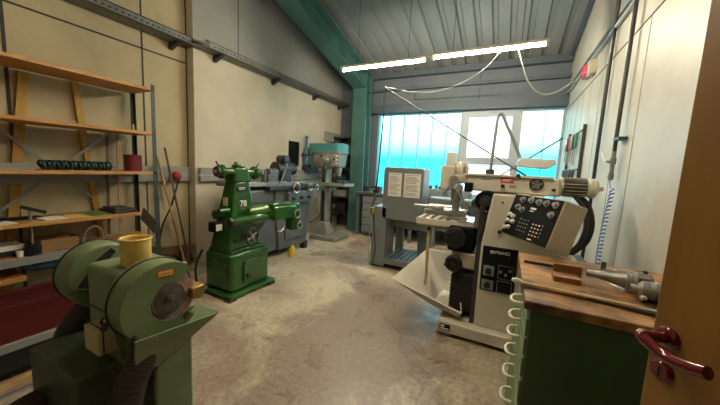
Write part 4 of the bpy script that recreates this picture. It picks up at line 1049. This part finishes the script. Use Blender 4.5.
obj('brake_lever', B().tube([(-.145,2.80,1.20),(-.15,2.74,1.10),(-.16,2.73,1.0),(-.185,2.72,.95)], .010, 8, 5).ball((-.145,2.75,1.17),.020), 'black', t)
mt = obj('drive_motor', B().rev([(.070,0),(.074,.02),(.074,.20),(.080,.205),(.080,.245),(.055,.262),(.018,.263),(.018,.30),(0,.30)], (.395,3.0,1.425), (1,0,0), 30), mw_, t)
mb = B()
for k in range(18):
    a = 2*PI*k/18
    mb.bar((.425,3.0+.078*math.cos(a),1.425+.078*math.sin(a)),(.575,3.0+.078*math.cos(a),1.425+.078*math.sin(a)),.012,.004,(0,math.cos(a),math.sin(a)))
obj('cooling_fin', mb, ms_, mt)
obj('fin_gap_shade', B().cyl((.42,3.0,1.425),(.58,3.0,1.425),.0755,n=30), 'dark_metal', mt)  # dark cylinder paints the shade in the gaps between the fins
obj('motor_flange', B().cyl((.383,3.0,1.425),(.41,3.0,1.425),.085,n=30), mw_, mt)
obj('conduit_hose', B().tube([(.54,3.0,1.36),(.61,2.98,1.28),(.645,2.96,1.14),(.63,2.96,1.0),(.57,2.98,.90),(.48,3.0,.80)], .020, 12, 8), 'rubber', t)
obj('conduit_hose', B().tube([(.50,2.94,1.36),(.565,2.92,1.27),(.595,2.9,1.13),(.575,2.9,.99),(.52,2.92,.89),(.44,2.95,.80)], .017, 12, 8), 'rubber', t)
obj('hose_box', B().box(.40,.66,2.90,3.2,.60,.82), 'dark_metal', t, .03)
obj('swing_arm', B().box(.18,.30,2.52,2.80,1.08,1.20).cyl((.24,2.76,1.2),(.24,2.76,1.34),.035,n=16), ms_, t, .01)
obj('under_ram_shade', B().box(-.10,.10,2.80,3.05,1.25,1.345), 'dark_metal', t, .01)  # added dark box stands in for the shadow under the ram
obj('clamp_lever', B().cyl((-.02,2.80,1.285),(-.02,2.74,1.27),.010,n=8).ball((-.02,2.735,1.27),.018), 'black', t)
obj('gear_dial', B().rev([(.04,0),(.045,.01),(.04,.03),(.02,.034),(0,.034)], (.01,2.80,1.20), (0,-1,0), 24), 'steel_dull', t)
obj('way_cover', B().box(-.43,-.24,2.95,3.28,1.036,1.044).box(-.40,-.26,2.90,2.95,1.0,1.044), 'steel', t)
obj('dovetail', B().box(-.24,-.20,2.86,3.2,1.0,1.30), 'steel_dull', t, .004)
# work lamp
t = thing('machine_lamp', 'white work lamp with a long flat shade on a bent arm over the milling machine', 'lamp', (.1,3.25,1.5))
obj('shade', B().prism([(.055,1.62),(.075,1.585),(.31,1.575),(.375,1.62),(.36,1.655),(.09,1.668)], 'y', 3.10,3.32), 'lamp_white', t, .010)
obj('arm', B().tube([(.09,3.22,1.66),(.05,3.22,1.75),(0,3.22,1.86),(-.055,3.22,1.97),(-.095,3.22,2.06),(-.12,3.22,2.09),(-.145,3.22,2.05),(-.155,3.2,1.8),(-.165,3.18,1.52)], .015, 10, 6), 'strap', t)
obj('lamp_base', B().cyl((-.165,3.15,1.503),(-.165,3.15,1.55),.04,n=16), 'dark_metal', t)
# pendant
R_ = Matrix.Rotation(math.radians(-56.8),4,'Z') @ Matrix.Rotation(math.radians(-16.95),4,'X')
t = thing('control_pendant', 'tilted beige control box with a black button panel on the milling machine', 'control panel', (.233,2.45,1.176), R_.to_euler())
obj('case', B().box(-.245,.245,-.085,.089,-.168,.168), ms_, t, .008)
obj('front_panel', B().box(-.238,.238,-.090,-.085,-.160,.160), 'panel_black', t)
def dot(nm, pts_, r, m, h=.014, n=12):
    b = B()
    for x, z in pts_: b.cyl((x,-.090,z),(x,-.090-h,z),r,n=n)
    return obj(nm, b, m, t)
for i, (x, z) in enumerate(((-.205,-.055),(-.175,-.105),(-.215,-.115),(-.150,-.055),(-.165,-.015),(-.205,-.005))):
    obj('push_button', B().rev([(.017,0),(.017,.012),(.012,.02)], (x,-.090,z), (0,-1,0), 14), 'white' if i != 9 else 'black', t)
for x, z in ((-.04,.13),(-.13,.125),(.04,.125),(.11,.125),(-.10,.05),(-.155,.065),(.19,.125),(.185,.055)):
    obj('rotary_knob', B().cyl((x,-.09,z),(x,-.094,z),.024,n=18).cyl((x,-.094,z),(x,-.112,z),.014,n=14), 'strap' if x < .15 else 'trunk', t)
obj('dial_face', B().cyl((-.04,-.0945,.13),(-.04,-.096,.13),.021,n=18), 'cream_box', t)
for r in range(4):
    for c in range(3): obj('indicator', B().box(.058+.030*c,.068+.030*c,-.093,-.090,-.038-.026*r,-.030-.026*r), 'led', t)
obj('indicator', B().box(.06,.10,-.093,-.090,-.146,-.139), 'led', t)
for r in range(4):
    for c in range(4): obj('small_button', B().cyl((-.075+.028*c,-.09,-.02-.028*r),(-.075+.028*c,-.095,-.02-.028*r),.006,n=8), 'strap', t)
    obj('small_button', B().cyl((.155,-.09,-.03-.026*r),(.155,-.095,-.03-.026*r),.006,n=8), 'strap', t)
obj('plate_print', B().box(-.02,.035,-.092,-.090,.066,.080).box(-.02,.02,-.092,-.090,.05,.056), 'white', t)
# items on the mill table
t = thing('dividing_head', 'shiny metal workpiece fixture lying on the milling machine table', 'fixture', (-.45,3.08,1.036))
obj('base', B().box(-.56,-.32,3.0,3.18,1.036,1.065), 'steel', t, .004)
obj('block', B().box(-.50,-.36,3.02,3.15,1.065,1.13).cyl((-.56,3.08,1.10),(-.34,3.08,1.10),.035,n=16), 'steel', t, .005)
obj('clamp', B().bar((-.55,3.02,1.07),(-.38,2.98,1.09),.03,.02).bar((-.40,3.12,1.14),(-.30,3.05,1.17),.025,.015), 'steel_dull', t)
solo('steel_shaft', B().rev([(.014,0),(.014,.16),(.03,.17),(.03,.46),(.018,.48),(.018,.58)], (-.92,3.24,1.118), (1,-.03,0), 18), 'steel', 'long bright round steel shaft lying across the far edge of the mill table', 'shaft')
solo('steel_block', B().box(-.80,-.42,3.20,3.25,1.036,1.088), 'steel_dull', 'flat steel block under the round shaft on the mill table', 'block', bevel=.003)

# ================================================================ GREEN DRAWER CABINET
t = thing('drawer_cabinet', 'dark green drawer cabinet with a worn wooden top and ivory handles', 'cabinet', (.45,1.66,0))
obj('body', B().box(.135,.78,1.345,2.15,.04,.962), 'cab_green', t, .006)
obj('plinth', B().box(.16,.75,1.37,2.12,0,.04), 'black', t)
obj('worktop', B().box(.108,.80,1.325,2.17,.962,1.0), 'bench_top', t, .005)
zs = [(.870,.075),(.785,.075),(.690,.085),(.575,.105),(.450,.115),(.300,.14),(.08,.21)]
for zc, hh in zs:
    z0 = zc-hh/2 if zc > .1 else .06
    z0 = zc - hh*.45; z1 = z0+hh
    d = obj('drawer', B().box(.124,.1355,1.355,2.135,z0,z1), 'drawer_green', t, .003)
    for y in (1.66,):
        zz = z1 - .035
        obj('handle', B().tube([(.128,y-.052,zz),(.112,y-.056,zz),(.084,y-.044,zz-.004),(.074,y,zz-.005),(.084,y+.044,zz-.004),(.112,y+.056,zz),(.128,y+.052,zz)], .0075, 10, 6), 'ivory_handle', d)
# things on the cabinet
t = thing('wooden_bracket', 'brown wooden block with an upright back, on the cabinet top', 'wooden block', (.30,1.76,1.0))
obj('base', B().box(.245,.355,1.66,1.75,1.0,1.026), 'brown_block', t, .002)
obj('upright', B().box(.25,.37,1.75,1.764,1.0,1.066), 'brown_block', t, .002)
t = thing('wooden_rod', 'pale wooden rod with an ivory tip lying along the cabinet edge', 'rod', (.3,1.5,1.0))
obj('shaft', B().cyl((.10,1.50,1.012),(.50,1.47,1.012),.010,n=12), 'light_wood', t)
obj('flat_end', B().obox((.535,1.468,1.010),(.09,.026,.012), Matrix.Rotation(-.07,3,'Z')), 'steel_dull', t, .003)
obj('tip', B().rev([(.010,0),(.014,.01),(.014,.03),(.006,.045)], (.105,1.50,1.014), (-1,.05,.15), 12), 'ivory_handle', t)
solo('thin_file', B().bar((.13,1.93,1.006),(.30,1.92,1.006),.014,.008), 'dark_metal', 'thin dark file lying at the back of the cabinet top', 'file')
solo('steel_rule', B().bar((.22,1.50,1.004),(.60,1.42,1.004),.016,.004), 'dark_metal', 'narrow dark metal strip beside the wooden rod', 'strip')
solo('paper_sheet', B().obox((.60,1.86,1.003),(.26,.30,.004), Matrix.Rotation(.25,3,'Z')), 'paper', 'grey white paper under the tool holders on the cabinet top', 'paper')
t = thing('tool_holder', 'grey tapered steel tool holder lying on the cabinet with its cone towards the window', 'tool holder', (.47,1.78,1.0))
d0 = Vector((.97,-.20,0)).normalized(); p0 = Vector((.385,1.745,1.045))
obj('taper', B().rev([(.012,0),(.015,.002),(.015,.03),(.013,.03),(.013,.04),(.034,.145)], p0, d0, 24), 'steel_dull', t)
obj('flange', B().rev([(.034,0),(.044,.003),(.044,.012),(.036,.014),(.036,.022),(.044,.024),(.044,.036),(.03,.04)], p0+d0*.145, d0, 26), 'steel_dull', t)
obj('collar', B().rev([(.028,0),(.028,.04),(.024,.055)], p0+d0*.183, d0, 20), 'black', t)
t = thing('drill_chuck', 'stout grey drill chuck holder lying on the cabinet next to the door', 'tool holder', (.62,1.66,1.0))
p1 = Vector((.545,1.63,1.041)); d1 = Vector((.98,-.20,0)).normalized()
obj('chuck_body', B().rev([(.026,0),(.038,.010),(.040,.03),(.040,.08),(.034,.10),(.026,.11),(.026,.14),(.012,.145),(.012,.17)], p1, d1, 28), 'steel_dull', t)
obj('chuck_ring', B().rev([(.0412,0),(.0412,.016)], p1+d1*.035, d1, 28), 'steel', t)
obj('key_shank', B().cyl(p1, p1-d1*.025, .018, n=14).ball(p1+Vector((.01,-.036,-.025)), .014), 'steel', t)
t = thing('clamp_tool', 'flat steel clamp tool lying behind the drill chuck on the cabinet', 'tool', (.58,1.86,1.0))
obj('bar', B().bar((.50,2.0,1.012),(.70,1.93,1.012),.022,.014).bar((.56,1.96,1.022),(.68,1.90,1.03),.03,.02), 'steel_dull', t, .003)
for p, r in (((.51,1.99,1.02),.012),((.66,1.92,1.02),.010)): obj('screw', B().cyl(p,(p[0],p[1],1.057),r,n=10), 'dark_metal', t)

# ================================================================ DOOR
phi = math.atan2(-.895, .446)
DO = Vector((.338, .90, 0))
door = bpy.data.objects.new('door_1', None); COL.objects.link(door)
door.location = DO; door.rotation_euler = (0, 0, phi); door['kind'] = 'structure'
ORG['door_1'] = Vector((0,0,0))
# local frame: x from the free edge to the hinge, -y towards the room side the camera sees
obj('leaf', B().box(0, .98, 0, .042, .008, 2.03), 'door_wood', door, .003)
hz = 1.157
h = obj('handle', B().tube([(.037,0,hz),(.034,-.040,hz),(.030,-.054,hz+.002),(.045,-.058,hz-.004),(.088,-.058,hz-.013),(.125,-.057,hz-.008),(.157,-.054,hz+.002)], .0125, 14, 7), 'red_handle', door, label='dark red door handle')
obj('rose', B().rev([(.024,0),(.024,.005),(.019,.010),(.013,.011)], (.037,0,hz), (0,-1,0), 30), 'red_handle', door, label='dark red round rose')
rs = obj('lock_rose', B().rev([(.025,0),(.025,.005),(.019,.010),(.008,.010)], (.036,0,1.078), (0,-1,0), 30), 'red_handle', door, label='dark red lock rose')
obj('keyhole', B().box(.034,.038,-.0115,-.0095,1.066,1.088), 'black', rs)
struct('door_frame', B().box(.76,.80,YF-.16,YF+.02,0,2.14).box(-.49,-.45,YF-.16,YF+.02,0,2.14).box(-.49,.80,YF-.16,YF+.02,2.10,2.15), 'door_wood')
